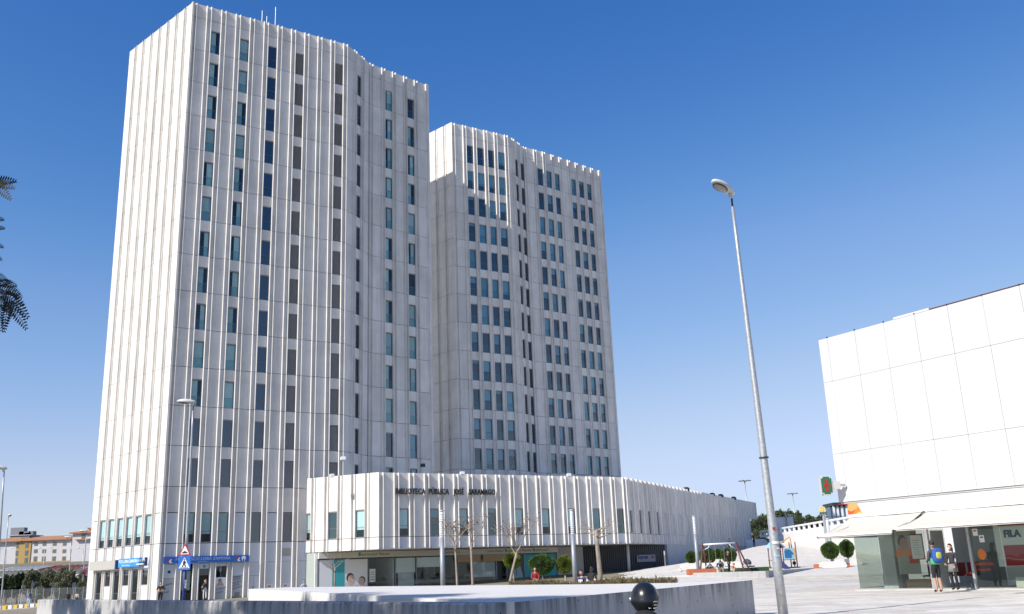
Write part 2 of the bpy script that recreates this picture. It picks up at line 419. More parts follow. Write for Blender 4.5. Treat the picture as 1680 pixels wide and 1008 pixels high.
# ------------------------------------------------------------------ ribbed concrete facades
FD = 0.21      # fin depth
def fin_poly(x):
    return [(x - .062, FD), (x - .045, .045), (x - .022, 0), (x + .022, 0), (x + .045, .045), (x + .062, FD)]
_strip = {}
def strip_mesh(nw, levels):
    k = (round(nw, 2), tuple(levels))
    if k not in _strip:
        mb = MB()
        for a, b in zip(levels[:-1], levels[1:]):
            lo, hi = min(a, b) + .045, max(a, b) - .0
            for x in (0, nw):
                mb.prism(fin_poly(x)[::-1], lo, hi)
            mb.box(.064, nw - .064, FD - .002, FD + .1, lo, hi)
        _strip[k] = mb.mesh("fin_strip", M_CON)
    return _strip[k]
_panel = {}
def panel_mesh(w, h, m, split=None, t=0.12, name="facade_panel"):
    k = (round(w, 2), round(h, 2), m.name, split)
    if k not in _panel:
        mb = MB()
        if split:
            mb.box(0, w, 0, t, .045, split - .018); mb.box(0, w, 0, t, split, h); mb.box(.01, w - .01, .02, t - .01, split - .014, split + .002)
        else: mb.box(0, w, 0, t, .045, h)
        _panel[k] = mb.mesh(name, m)
    return _panel[k]
_win = {}
def window_meshes(w, h):
    k = (round(w, 2), round(h, 2))
    if k in _win: return _win[k]
    f = MB(); b = 0.05
    f.box(0, b, .02, .12, 0, h); f.box(w - b, w, .02, .12, 0, h); f.box(b, w - b, .02, .12, 0, b); f.box(b, w - b, .02, .12, h - b, h)
    f.box(b, w - b, .0, .03, .93, .96)
    f.box(-.0, w, -.03, .02, -.0, .03, 1); f.box(0, w, -.015, .02, h - .03, h, 1)
    fm = f.mesh("window", [M_FRAME, M_SILL])
    g = MB(); g.box(b, w - b, .055, .065, b, h - b)
    gm = g.mesh("pane", M_GLASS); gc = g.mesh("pane", M_GLASSC); gd = g.mesh("pane", M_GLASSD)
    fr = MB(); fr.box(b, w - b, -.018, -.008, .03, .93); fm2 = fr.mesh("balustrade_pane", M_GLASSC)
    cur = []
    for a0, a1 in ((0, 1), (0, .62), (.36, 1), (0, .42), (.5, 1)):
        c = MB(); n = max(6, int(26 * (a1 - a0)))
        pts = [(b + (w - 2 * b) * (a0 + (a1 - a0) * i / n), .14 + .022 * (1 if i % 2 else -1)) for i in range(n + 1)]
        for p, q in zip(pts[:-1], pts[1:]):
            c.quad((p[0], p[1], .06), (q[0], q[1], .06), (q[0], q[1], h - .06), (p[0], p[1], h - .06))
            c.quad((p[0], p[1] + .012, .06), (p[0], p[1] + .012, h - .06), (q[0], q[1] + .012, h - .06), (q[0], q[1] + .012, .06))
        cur.append(c.mesh("curtain", M_CURT, True))
    bl = []
    for fr_ in (.12, .3, .5, .72, 1.0):
        c = MB(); c.box(b + .01, w - b - .01, .11, .118, b + (h - 2 * b) * (1 - fr_), h - b); c.box(b + .01, w - b - .01, .10, .128, b + (h - 2 * b) * (1 - fr_) - .0, b + (h - 2 * b) * (1 - fr_) + .03)
        bl.append(c.mesh("blind", M_BLIND))
    lv = MB(); lv.box(0, .04, .03, .1, 0, h); lv.box(w - .04, w, .03, .1, 0, h); lv.box(.04, w - .04, .03, .1, 0, .04); lv.box(.04, w - .04, .03, .1, h - .04, h)
    lfm = lv.mesh("louvre", M_LOUV)
    sl = MB(); z = .06
    while z < h - .1:
        sl.add([(.04, .04, z), (w - .04, .04, z), (w - .04, .095, z + .075), (.04, .095, z + .075), (.04, .045, z - .008), (w - .04, .045, z - .008), (w - .04, .10, z + .067), (.04, .10, z + .067)],
               [(0, 1, 2, 3), (4, 7, 6, 5), (0, 4, 5, 1), (2, 6, 7, 3)]); z += .085
    sm = sl.mesh("louvre_slats", M_LOUV)
    _win[k] = (fm, gm, gd, fm2, cur, bl, lfm, sm, gc)
    return _win[k]
def window(root, p, az, w, h, kind, rv):
    fm, gm, gd, fm2, cur, bl, lfm, sm, gc = window_meshes(w, h)
    if kind == 'louvre':
        o = put("louvre", lfm, root, p, th(az)); s = put("louvre_slats", sm, o); s["kind"] = "stuff"
        return o
    o = put("window", fm, root, p, th(az))
    put("pane", gd if kind == 'dark' else gc if kind in ('curtain', 'blindlow', 'blindfull', 'shopwin') else gm, o)
    if kind in ('curtain', 'office', 'shopwin'): put("balustrade_pane", fm2, o)
    if kind == 'curtain':
        q = rv.random()
        if q < .93: put("curtain", cur[rv.choice((0, 0, 1, 2, 1, 4))], o)
    elif kind == 'office':
        q = rv.random()
        if q < .62: put("blind", bl[rv.choice((0, 1, 2, 3, 4, 4))], o)
    elif kind == 'blindlow': put("blind", bl[3], o)
    elif kind == 'blindfull': put("blind", bl[4], o)
    return o

def walk(start, segs):
    """segs: (length, azimuth) wide bay / narrow flute alternating, beginning with a narrow flute"""
    p = Vector((start[0], start[1], 0)); out = []
    for i, (l, a) in enumerate(segs):
        q = p + azv(a) * l; out.append((p.copy(), q.copy(), l, a)); p = q
    return out, p

def facade(root, off, start, segs, seams, winfn, rv, hide_below=None, split=2.5, panel_mat=None, join=None, first_fin=True, strip_seams=None):
    """seams: descending list of z. winfn(bay, level, z0, z1) -> None | ('win', kind, zlo, zhi) etc."""
    steps, end = walk(start, segs)
    off = Vector(off); bay = 0; PM = panel_mat or M_CON
    for i, (p, q, l, a) in enumerate(steps):
        inward = Vector((-math.cos(R(a)), math.sin(R(a)), 0))
        if i % 2 == 0:      # narrow flute with a fin on each side
            sv = strip_seams(bay) if strip_seams else seams
            put("fin_strip", strip_mesh(l, sv[::-1]), root, p - off, th(a))
            continue
        w = l - .128; pp = p + azv(a) * .064 + inward * (FD - .03)
        lv = strip_seams(bay) if strip_seams else seams
        for k, (zt, zb) in enumerate(zip(lv[:-1], lv[1:])):
            spec = winfn(bay, k, zb, zt)
            if spec is None: spec = [('panel', 0, zt - zb)]
            for s in spec:
                loc = pp - off + Vector((0, 0, zb + s[1]))
                h = s[2] - s[1]
                if s[0] == 'panel':
                    sp = split if (h > 3.2 and split) else None
                    if join is not None:
                        d = azv(a); b0 = pp + Vector((0, 0, zb + s[1])); n_ = inward * .1
                        c = [b0 + Vector((0, 0, .022)), b0 + d * w + Vector((0, 0, .022)), b0 + d * w + Vector((0, 0, h)), b0 + Vector((0, 0, h))]
                        join.add([t - off for t in c] + [t + n_ - off for t in c], [(0, 1, 2, 3), (4, 7, 6, 5), (0, 4, 5, 1), (1, 5, 6, 2), (2, 6, 7, 3), (3, 7, 4, 0)])
                    else: put("facade_panel", panel_mesh(w, h, PM, sp), root, loc, th(a))
                elif s[0] == 'metal':
                    put("metal_panel", panel_mesh(w, h, M_PANEL, None, .1, "metal_panel"), root, loc, th(a))
                elif s[0] == 'win':
                    window(root, loc + inward * .06, a, w, h, s[3], rv)
        bay += 1
    return steps, end

rv = random.Random(3)
FLOOR = 3.59
# ---- the nearer, taller-looking tower
T1S = (-30.95, 83.43)
T1 = empty("apartment_tower", (T1S[0], T1S[1], 0), 0, "nearest white ribbed concrete tower block with rows of tall curtained windows", "tower block", "ribbed concrete towers")
_n = .44
t1segs = []
for i in range(11): t1segs += [(_n, 57.4), (1.035, 57.4)]
t1segs += [(_n, 57.4), (1.40, 25.5), (.43, 23), (1.07, 23.5), (.43, 22), (1.21, 24), (.42, 44), (1.20, 47.6), (.41, 48), (1.08, 47.6), (.41, 48), (1.18, 47.6), (.40, 48), (1.12, 47.6), (.41, 48), (1.24, 47.8), (.38, 46)]
seam1 = [58.1, 56.55] + [52.96 - FLOOR * i for i in range(13)]      # down to 9.88
ZM, ZG = 9.88, 5.02
WINCOL1 = {1: 'curtain', 3: 'curtain', 5: 'dark', 7: 'louvre', 10: 'louvre', 12: 'dark', 15: 'curtain', 17: 'curtain'}
def t1_levels(bay):
    if bay <= 8: return seam1 + [ZG, 0.2]
    return seam1[:-1] + [9.88]
def t1_win(bay, k, zb, zt):
    h = zt - zb
    if k == 0: return None
    if k <= 13:
        kd = WINCOL1.get(bay)
        if not kd: return None
        if k == 12 and kd == 'curtain' : kd = 'dark' if bay != 17 else 'office'
        if k == 13 and bay in (1, 3): kd = 'dark'
        return [('win', 0.0, 2.5, kd), ('panel', 2.5, h)]
    if k == 14:       # mezzanine
        top = ('panel', 2.62, h)
        if bay in (1, 2, 3): return [('win', 0.06, 2.6, 'blindlow' if bay != 3 else 'blindfull'), ('metal', 0, .06), top]
        if bay == 5: return [('win', 0.06, 2.6, 'dark'), ('metal', 0, .06), top]
        if bay == 7: return [('win', 0.06, 2.6, 'louvre'), ('metal', 0, .06), top]
        if bay in (0, 4, 6): return [('metal', 0, 2.6), top]
        return None
    return []        # ground floor bays are built one by one below
t1steps, t1end = facade(T1, (T1S[0], T1S[1], 0), T1S, t1segs, seam1, t1_win, rv, strip_seams=t1_levels)
# left flank
def flank_segs(n, wide, first, last, az):
    s = [(.0, az)]
    return s
T1L = (-40.85, 92.35)
AZL = 131.6
def flank(root, rootloc, start, az, nb, seams, length, winfn, joinname, strip=None):
    n = .42; w = (length - n * (nb - 1)) / nb
    mb = MB(); p = Vector((start[0], start[1], 0)); off = Vector(rootloc)
    inward = Vector((-math.cos(R(az)), math.sin(R(az)), 0)); d = azv(az)
    for b in range(nb):
        lo = .0 if b == 0 else .064; hi = w - (.0 if b == nb - 1 else .064)
        pp = p + d * lo + inward * (-.03)
        for k, (zt, zb) in enumerate(zip(seams[:-1], seams[1:])):
            spec = winfn(b, k, zb, zt)
            if spec is None: spec = [('panel', 0, zt - zb)]
            for s in spec:
                h = s[2] - s[1]; b0 = pp + Vector((0, 0, zb + s[1])) - off
                if s[0] == 'panel':
                    ww = hi - lo; n_ = inward * .12; u = Vector((0, 0, 1))
                    c = [b0 + u * .04, b0 + d * ww + u * .04, b0 + d * ww + u * h, b0 + u * h]
                    mb.add(c + [t + n_ for t in c], [(0, 1, 2, 3), (4, 7, 6, 5), (0, 4, 5, 1), (1, 5, 6, 2), (2, 6, 7, 3), (3, 7, 4, 0)])
                elif s[0] == 'metal': put("metal_panel", panel_mesh(hi - lo, h, M_PANEL, None, .1, "metal_panel"), root, b0, th(az))
                elif s[0] == 'win': window(root, b0 + inward * .03, az, hi - lo, h, s[3], rv)
        if b < nb - 1:
            put("fin_strip", strip_mesh(n, seams[::-1]), root, p + d * w - inward * .12 - off, th(az))
        p = p + d * (w + n)
    o = mb.build(joinname, M_CON, root); o["kind"] = "stuff"
    return o
def t1_flank(b, k, zb, zt):
    h = zt - zb
    if k == 14 and 1 <= b <= 6: return [('win', 0.06, 2.6, 'blindlow'), ('metal', 0, .06), ('panel', 2.62, h)]
    if k == 14: return [('metal', 0, 2.6), ('panel', 2.62, h)]
    if k == 15:
        if b in (0, 7): return [('metal', 0, h)]
        if b in (1, 3, 5): return [('win', 0.0, 2.85, 'shopwin'), ('metal', 2.87, h)]
        return [('win', 1.55, 2.85, 'dark'), ('metal', 0, 1.53), ('metal', 2.87, h)]
    return None
flank(T1, (T1S[0], T1S[1], 0), T1L, AZL, 8, seam1 + [ZG, 0.1], 13.37, t1_flank, "side_panels")

def core(root, off, poly, z0, z1, wallpts):
    mb = MB(); mb.prism(poly, z0, z1 - 1.2); mb.build("core", M_CORE, root, off=off)
    mb = MB(); mb.prism(poly, z1 - 1.15, z1 - .85); mb.build("roof", M_ROOF, root, off=off)
    mb = MB()
    for a, b in wallpts:
        a = Vector((a[0], a[1], 0)); b = Vector((b[0], b[1], 0)); d = (b - a).normalized(); n = Vector((-d.y, d.x, 0)) * .3
        mb.prism([a, b, b + n, a + n], z0, z1 - .0)
    mb.build("rear_wall", M_CON, root, off=off)
def inset_line(steps, dist):
    pts = []
    for p, q, l, a in steps:
        inward = Vector((-math.cos(R(a)), math.sin(R(a)), 0)); pts.append(p + inward * dist); 
    p, q, l, a = steps[-1]; pts.append(q + Vector((-math.cos(R(a)), math.sin(R(a)), 0)) * dist)
    return pts
def backing(root, off, steps, z0, z1, dist=.44):
    """narrow mortar-coloured strips behind the horizontal and vertical joints"""
    pass
dL = azv(AZL)
t1r = t1end - dL * 13.3
fl = inset_line(t1steps, .95)
t1poly = [(p.x, p.y) for p in fl[1::2]] + [((t1end - dL * .9).x - .2, (t1end - dL * .9).y - .1), (t1r.x, t1r.y), (T1L[0] + 2.6, T1L[1] + 2.2), (T1L[0] + .9, T1L[1] + .25)]
_fi = Vector((-math.cos(R(AZL)), math.sin(R(AZL)), 0))
t1poly = [((Vector(T1S).to_3d() + _fi * .75 - dL * .95).x, (Vector(T1S).to_3d() + _fi * .75 - dL * .95).y)] + t1poly[1:-2] + [((Vector(T1L).to_3d() + _fi * .6 + dL * .3).x, (Vector(T1L).to_3d() + _fi * .6 + dL * .3).y)]
core(T1, T1S + (0,), t1poly, 0, 58.1, [((t1end.x, t1end.y), (t1r.x, t1r.y)), ((t1r.x, t1r.y), T1L)])
# antennas on its roof
an = empty("roof_antennas", (-25, 93, 56.9), 0, "thin whip aerials standing on the roof of the nearest tower", "antenna")
for (x, y), h in (((430, 36), 1), ((437.5, 38), .5), ((452, 40), 1)):
    p = atz(x, y, 57.2); q = p + Vector((-.3, 3.5, 0))
    b = atY(x, y, q.y); t = atY(x + .5, (18 if h == 1 else 27) if x < 450 else 12, q.y)
    MB().tube([(t.x, q.y, 56.9), t], .035, 6).build("aerial", M_GALV, an, off=an.location)

# ---- the farther tower
T2S = (-6.91, 112.1)
T2 = empty("office_tower", (T2S[0], T2S[1], 0), 0, "farther ribbed concrete tower with groups of narrow blue office windows", "tower block", "ribbed concrete towers")
t2segs = []
for w in (1.22, 1.10, 1.19, 1.09, 1.20): t2segs += [(_n, 58.6), (w, 58.6)]
t2segs += [(_n, 58.6), (1.12, 34), (.42, 36), (1.15, 27), (.42, 30), (1.21, 28.6), (.41, 54), (1.28, 56), (.43, 56), (1.10, 55), (.42, 51)]
for w in (1.23, 1.11, 1.26, 1.13, 1.20, 1.11): t2segs += [(w, 49), (.41, 49.5)]
t2segs += [(1.22, 48.5), (.44, 47)]
seam2 = [58.1, 56.5] + [52.91 - FLOOR * i for i in range(12)] + [9.8]
W2 = {1, 2, 3, 4, 6, 7, 9, 10, 11, 13, 14, 15}
def t2_win(bay, k, zb, zt):
    h = zt - zb
    if k == 0 or k > 12: return None
    if bay in W2: return [('win', 0, 2.5, 'office' if bay not in (6, 7) else 'dark'), ('panel', 2.5, h)]
    return None
t2steps, t2end = facade(T2, T2S + (0,), T2S, t2segs, seam2, t2_win, rv)
T2L = Vector((T2S[0], T2S[1], 0)) - azv(133) * 12.5
flank(T2, T2S + (0,), (T2L.x, T2L.y), 133, 8, seam2, 12.5, lambda *a: None, "side_panels")
d2 = azv(133); t2r = t2end - d2 * 12.5
_f2 = Vector((-math.cos(R(133)), math.sin(R(133)), 0))
fl2 = inset_line(t2steps, .95)
_a = Vector(T2S).to_3d() + _f2 * .75 - d2 * .95; _b = T2L + _f2 * .6 + d2 * .3
core(T2, T2S + (0,), [(_a.x, _a.y)] + [(p.x, p.y) for p in fl2[1::2]][1:] + [((t2end - d2 * .9).x - .2, (t2end - d2 * .9).y - .1), (t2r.x, t2r.y), (_b.x, _b.y)], 0, 58.1, [((t2end.x, t2end.y), (t2r.x, t2r.y)), ((t2r.x, t2r.y), (T2L.x, T2L.y))])

# ---- the library: low ribbed block in front of the towers with a long receding wing
LBS = Vector((-12.71, 87.39, 0))
LB = empty("library_building", LBS, 0, "low white ribbed library building with black lettering and long receding wing", "library")
PT, PS, PB = 10.81, 5.03, 3.95
AZP = 59.2
lseg = []
for i in range(18): lseg += [(_n, AZP), (1.095, AZP)]
lseg += [(_n, AZP)]
def lb_win(bay, k, zb, zt):
    h = zt - zb
    if k == 0 and bay % 2 == 1: return [('win', 0.05, 2.5, 'blindlow' if rv.random() < .6 else 'office'), ('panel', 2.5, h)]
    if k == 1 and bay % 2 == 1: return [('metal', 0, h)]
    return None
lsteps, lend = facade(LB, LBS, LBS, lseg, [PT, PS, PB], lb_win, rv)
LBL = Vector((-20.45, 90.82, 0)); dv = LBS - LBL; AZF = math.degrees(math.atan2(dv.x, dv.y))
def lbl_win(b, k, zb, zt):
    h = zt - zb
    if b in (0, 2, 4):
        return [('win', 0.05, 2.5, 'blindlow' if b != 2 else 'dark'), ('panel', 2.5, h)] if k == 0 else [('metal', 0, h)]
    return None
flank(LB, LBS, LBL, AZF, 6, [PT, PS, PB], dv.length, lbl_win, "side_panels")
WE = Vector((37.9, 155.33, 0)); wv = WE - lend; AZW = math.degrees(math.atan2(wv.x, wv.y))
nb = 40; pw = (wv.length - .44) / nb
wseg = []
for i in range(nb): wseg += [(.44, AZW), (pw - .44, AZW)]
wseg += [(.44, AZW)]
def wing_win(bay, k, zb, zt):
    h = zt - zb
    if k == 0 and bay < 22 and bay % 2 == 0: return [('win', 0.05, 2.5, 'dark'), ('panel', 2.5, h)]
    return None
wsteps, wend = facade(LB, LBS, lend, wseg, [PT, PS, PB], wing_win, rv, strip_seams=lambda b: [PT, PS, PB] if b < 37 else [PT, 8.1])
# body behind the panels, roof, soffit
lp = [p for p in inset_line(lsteps, .9)]; wp = [p for p in inset_line(wsteps, .9)]
li = Vector((-math.cos(R(AZF)), math.sin(R(AZF)), 0))
polyb = [(LBL + li * .9 + azv(AZF) * .2), (LBS + li * .9 + Vector((0.2, 1.0, 0)))] + [lp[-1] + Vector((-.2, .4, 0))] + [wp[-1] - azv(AZW) * 4.7] + [WE + Vector((-14, 8, 0)) - azv(AZW) * 4.7, Vector((-6, 128, 0)), Vector((-22, 112, 0))]
polyb = [(p.x, p.y) for p in polyb]
MB().prism(polyb, 4.1, PT - 1.0).build("core", mat("core_brown", (.13, .115, .10), .9), LB, off=LBS)
MB().prism(polyb, PT - .95, PT - .75).build("roof", M_ROOF, LB, off=LBS)
sof = MB(); sof.prism([(p.x, p.y) for p in (LBL + li * .03, LBS + li * .03, lp[-1] - (lp[-1] - lend) * .9, WE + Vector((-1, 0, 0)), WE + Vector((-14, 8, 0)), Vector((-6, 128, 0)), Vector((-21, 112, 0)))], PB + .02, PB + .14)
sof.build("soffit", M_ROOF, LB, off=LBS)
# lettering
lm = textmesh("BIBLIOTECA  PÚBLICA   JOSÉ   SARAMAGO", .74, M_BLACK, .05, 'LEFT', 1.08, bold=.012)
xs = [v.co.x for v in lm.vertices]; sc_ = 10.42 / (max(xs) - min(xs))
for v in lm.vertices: v.co.x *= sc_
_pl = LBS + azv(AZP) * 1.62 + Vector((math.cos(R(AZP)), -math.sin(R(AZP)), 0)) * .05
put("lettering", lm, LB, _pl - LBS + Vector((0, 0, 8.86)), rot=(R(90), 0, th(AZP)))
# lower wall under the wing, garage, pier and shop are recessed below the soffit
LOW = mat("smooth_grey_render", (0.50, 0.50, 0.49), 0.85, var=0.1, vscale=0.8)
def vwall(name, a, b, z0, z1, t, m, root, off):
    a = Vector((a[0], a[1], 0)); b = Vector((b[0], b[1], 0)); d = (b - a).normalized(); n = Vector((-d.y, d.x, 0)) * t
    return MB().prism([a, b, b + n, a + n], z0, z1).build(name, m, root, off=off)
_wi = Vector((-math.cos(R(AZW)), math.sin(R(AZW)), 0))
g0 = Vector((17.0, 113.2, 0)) + _wi * .15
vwall("base_wall", g0, WE + _wi * .15 - azv(AZW) * 4.5, 0.4, 8.08, .3, LOW, LB, LBS)

# ---- the health centre under the library
SH0 = Vector((-18.9, 90.1, 0))
SI = Vector((-math.cos(R(AZP)), math.sin(R(AZP)), 0))
def sp(s, z=0.0, out=0.0):
    return SH0 + azv(AZP) * s - SI * out + Vector((0, 0, z))
def lbox(name, s0, s1, z0, z1, o0, o1, m, root=LB, off=LBS):
    """box on the shop plane: s along it, o outward"""
    return MB().prism([sp(s0, 0, o1), sp(s1, 0, o1), sp(s1, 0, o0), sp(s0, 0, o0)], z0, z1).build(name, m, root, off=off)
M_TEAL = mat("teal_panel", (0.03, 0.42, 0.48), 0.5, var=0.04)
M_TEALT = mat("teal_print", (0.05, 0.42, 0.47), 0.5)
M_BEIGE = mat("beige_fascia", (0.70, 0.67, 0.60), 0.6, var=0.04)
M_PRINT = mat("white_print", (0.84, 0.85, 0.85), 0.5)
M_SKIN = mat("skin", (0.50, 0.29, 0.20), 0.55, var=0.06, vscale=20)
M_SKIND = mat("print_skin", (0.55, 0.36, 0.27), 0.6)
M_HAIRD = mat("dark_hair", (0.018, 0.013, 0.010), 0.5)
M_HAIRB = mat("brown_hair", (0.075, 0.04, 0.022), 0.5)
M_HAIRF = mat("blond_hair", (0.35, 0.22, 0.09), 0.5)
M_TAN = mat("tan_awning", (0.50, 0.34, 0.19), 0.8)
M_INT = mat("interior_wall", (0.80, 0.82, 0.80), 0.8, var=0.1)
M_INTD = mat("interior_dark", (0.16, 0.18, 0.18), 0.8)
M_FLOORI = mat("interior_floor", (0.5, 0.5, 0.48), 0.4)
SHOP = empty("health_centre_shop", sp(13), 0, "glass-fronted health centre under the library with beige fascia and teal panel", "shop")
SO = SHOP.location
def sbox(name, s0, s1, z0, z1, o0, o1, m): return lbox(name, s0, s1, z0, z1, o0, o1, m, SHOP, SO)
SZ = 0.25
sbox("fascia", 0.15, 26.3, 3.40, 3.94, 0.0, 0.35, M_BEIGE)
sbox("fascia_shadow_gap", 0.15, 26.3, 3.30, 3.40, 0.0, 0.22, M_DARKST)
sbox("back_wall", 0.2, 26.2, SZ, 3.9, -6.3, -6.0, M_INT)
sbox("shop_floor", 0.2, 26.2, SZ - .05, SZ + .05, -6.0, 0.0, M_FLOORI)
sbox("end_wall", -0.1, 0.12, SZ, 3.9, -6.0, 0.0, M_INT)
sbox("shop_ceiling", 0.2, 26.2, 3.5, 3.56, -6.0, -.01, M_INTD)
# panes and mullions
cuts = [0.2, 5.05, 7.9, 10.1, 13.0, 16.0, 19.0, 20.2, 22.3]
for a, b in zip(cuts[:-1], cuts[1:]):
    if (a, b) == (19.0, 20.2): continue
    p = MB(); q = [sp(a + .04, SZ + .06), sp(b - .04, SZ + .06), sp(b - .04, 3.3), sp(a + .04, 3.3)]; p.quad(*q); p.build("glass_pane", M_SHOPG, SHOP, off=SO)
for c in cuts: sbox("mullion", c - .04, c + .04, SZ, 3.3, -.04, .05, M_STEELP)
sbox("door_leaf", 19.1, 20.1, SZ, 2.9, -.9, -.85, M_INTD)
# big printed films and posters
sbox("window_print", 0.3, 5.0, SZ, 3.28, .052, .06, M_PRINT)
sbox("teal_band", 1.55, 2.75, SZ, 3.27, .064, .07, M_TEALT)
def face_print(root, off, frame, x, z, r, hair, skin, coat, flip=1):
    """a printed head and shoulders: frame(s,z,out)"""
    def disc(cx, cz, rx, rz, m, o, name, a0=0, a1=360):
        mb = MB(); n = 20; pts = [frame(cx + rx * math.cos(R(a0 + (a1 - a0) * i / n)), cz + rz * math.sin(R(a0 + (a1 - a0) * i / n)), o) for i in range(n + (0 if a1 - a0 == 360 else 1))]
        mb.add(pts, [tuple(range(len(pts)))]); return mb.build(name, m, root, off=off)
    disc(x, z - r * 2.3, r * 1.9, r * 1.7, coat, .004, "printed_coat", 0, 180)
    disc(x - flip * r * .10, z + r * .16, r * .92, r * 1.02, hair, .008, "printed_hair")
    disc(x + flip * r * .14, z - r * .22, r * .80, r * .98, skin, .012, "printed_face")
    disc(x, z - r * 1.1, r * .42, r * .5, skin, .010, "printed_neck")
    for e in (-.12, .42): disc(x + flip * r * e, z + r * .0, r * .09, r * .05, hair, .016, "printed_eye")
    disc(x + flip * r * .18, z - r * .55, r * .22, r * .07, mat("print_lip", (0.4, 0.12, 0.1), .6), .016, "printed_mouth", 180, 360)
fr_shop = lambda s, z, o: sp(s, z, .062 + o)
M_PSK = mat('faded_print_skin', (.66, .48, .40), .6); M_PHA = mat('faded_print_hair', (.10, .075, .065), .6); M_PCO = mat('faded_print_coat', (.62, .66, .70), .6)
face_print(SHOP, SO, fr_shop, 3.35, 1.55, .42, M_PHA, M_PSK, M_PCO, 1)
face_print(SHOP, SO, fr_shop, 4.45, 1.30, .36, mat('faded_print_brown', (.22, .15, .11), .6), M_PSK, M_PCO, -1)
sbox("notice", 5.25, 5.85, 1.15, 2.35, -.03, -.015, M_PRINT)
for k in range(4): sbox("notice_line", 5.35, 5.75, 1.35 + .22 * k, 1.42 + .22 * k, -.015, -.008, mat("notice_orange", (0.55, 0.22, 0.08), .6))
# interior: blinds, curtain, desks, frames
sbox("roller_blind", 8.0, 10.0, 1.9, 3.28, -.14, -.12, M_BLIND); sbox("roller_blind", 10.2, 12.9, 2.35, 3.28, -.14, -.12, M_BLIND)
sbox("roller_blind", 16.1, 18.9, 1.2, 3.28, -.14, -.12, M_BLIND)
cb = MB()
for i in range(24):
    a = sp(8.3 + i * .07, SZ + .05, -.35 - (.05 if i % 2 else 0)); b = sp(8.37 + i * .07, SZ + .05, -.35 - (0 if i % 2 else .05)); u = Vector((0, 0, 1.75)); cb.quad(a, b, b + u, a + u)
cb.build("curtain", mat("white_curtain", (0.7, 0.72, 0.7), .9), SHOP, off=SO)
sbox("reception_desk", 10.6, 14.6, SZ, 1.25, -3.4, -2.8, mat("desk_grey", (0.25, 0.25, 0.24), .5))
sbox("monitor", 11.4, 11.9, 1.27, 1.65, -3.0, -2.95, M_BLACK); sbox("monitor", 13.2, 13.7, 1.27, 1.65, -3.0, -2.95, M_BLACK)
for s_, z_, m_ in ((11.0, 2.0, M_TEALT), (12.0, 2.1, M_PRINT), (13.9, 1.9, M_PRINT), (14.8, 2.0, M_TEALT), (17.5, 2.0, M_PRINT)):
    sbox("picture_frame", s_, s_ + .5, z_, z_ + .6, -5.98, -5.94, m_)
sbox("partition", 15.0, 15.1, SZ, 3.5, -6, -2.2, M_INTD); sbox("partition", 7.9, 8.0, SZ, 3.5, -6, -.6, M_INT)
# doctor print and teal board
sbox("window_print", 20.3, 22.2, SZ, 3.28, .052, .06, mat("print_dark", (0.05, 0.09, 0.12), .5))
M_COAT = mat("print_coat", (0.36, 0.52, 0.56), .6)
coat = MB(); pts = [(20.5, .3), (20.6, 1.6), (20.85, 2.2), (21.15, 2.4), (21.45, 2.4), (21.8, 2.1), (22.05, 1.2), (22.1, .3)]
coat.add([sp(a, b, .066) for a, b in pts], [tuple(range(len(pts)))]); coat.build("printed_coat", M_COAT, SHOP, off=SO)
hd = MB(); hd.add([sp(21.3 + .22 * math.cos(t), 2.72 + .3 * math.sin(t), .07) for t in [i * .4 for i in range(16)]], [tuple(range(16))]); hd.build("printed_face", mat("print_skin_dark", (0.16, 0.09, 0.06), .6), SHOP, off=SO)
sbox("printed_lapel", 21.25, 21.32, 1.2, 2.38, .068, .074, M_DARKST)
sbox("teal_board", 22.35, 26.2, SZ, 3.28, -.05, .02, M_TEAL)
put("lettering", textmesh("Especialidades", .36, M_PRINT, .004), SHOP, sp(23.0, 2.72, .026) - SO, rot=(R(90), 0, th(AZP)))
_sp = "Alergología\nCardiología\nDermatología\nFisioterapia\nGinecología\nPediatría\nPsicología\nTraumatología"
put("lettering", textmesh(_sp, .22, M_PRINT, .004), SHOP, sp(23.1, 2.30, .026) - SO, rot=(R(90), 0, th(AZP)))
M_LOGOG = mat("logo_green", (0.02, 0.33, 0.26), .5); M_LOGOT = mat("logo_grey", (0.13, 0.15, 0.15), .5)
for s_, parts in ((4.0, (("quirón", M_LOGOT), ("salud", M_LOGOG), ("Mairena", M_LOGOT))), (12.8, (("quirón", M_LOGOT), ("salud", M_LOGOG))), (17.6, (("Centro Médico", M_LOGOT), ("quirón", M_LOGOT), ("salud", M_LOGOG), ("Mairena", M_LOGOT))), (23.2, (("quirón", M_LOGOT), ("salud", M_LOGOG)))):
    x = s_
    for t_, m_ in parts:
        if t_ == "quirón":
            sbox("logo_mark", x, x + .22, 3.56, 3.86, .352, .366, M_LOGOG); x += .28
        tm = textmesh(t_, .34, m_, .006); put("lettering", tm, SHOP, sp(x, 3.58, .36) - SO, rot=(R(90), 0, th(AZP)))
        x += max(v.co.x for v in tm.vertices) + (.16 if t_ not in ("quirón",) else .02)
for s_ in (14.3, 17.2):
    aw = empty("folded_awning", sp(s_, 3.2), 0, "folded tan awning over the %s" % ("glass beside the health centre door" if s_ < 15 else "doorway of the health centre"), "awning", "folded tan awnings")
    MB().prism([sp(s_, 0, .42), sp(s_ + 2.7, 0, .42), sp(s_ + 2.7, 0, .24), sp(s_, 0, .24)], 3.22, 3.38).build("cassette", M_STEELP, aw, off=aw.location)
    MB().prism([sp(s_ + .05, 0, .46), sp(s_ + 2.65, 0, .46), sp(s_ + 2.65, 0, .38), sp(s_ + .05, 0, .38)], 2.70, 3.215).build("valance", M_TAN, aw, off=aw.location)
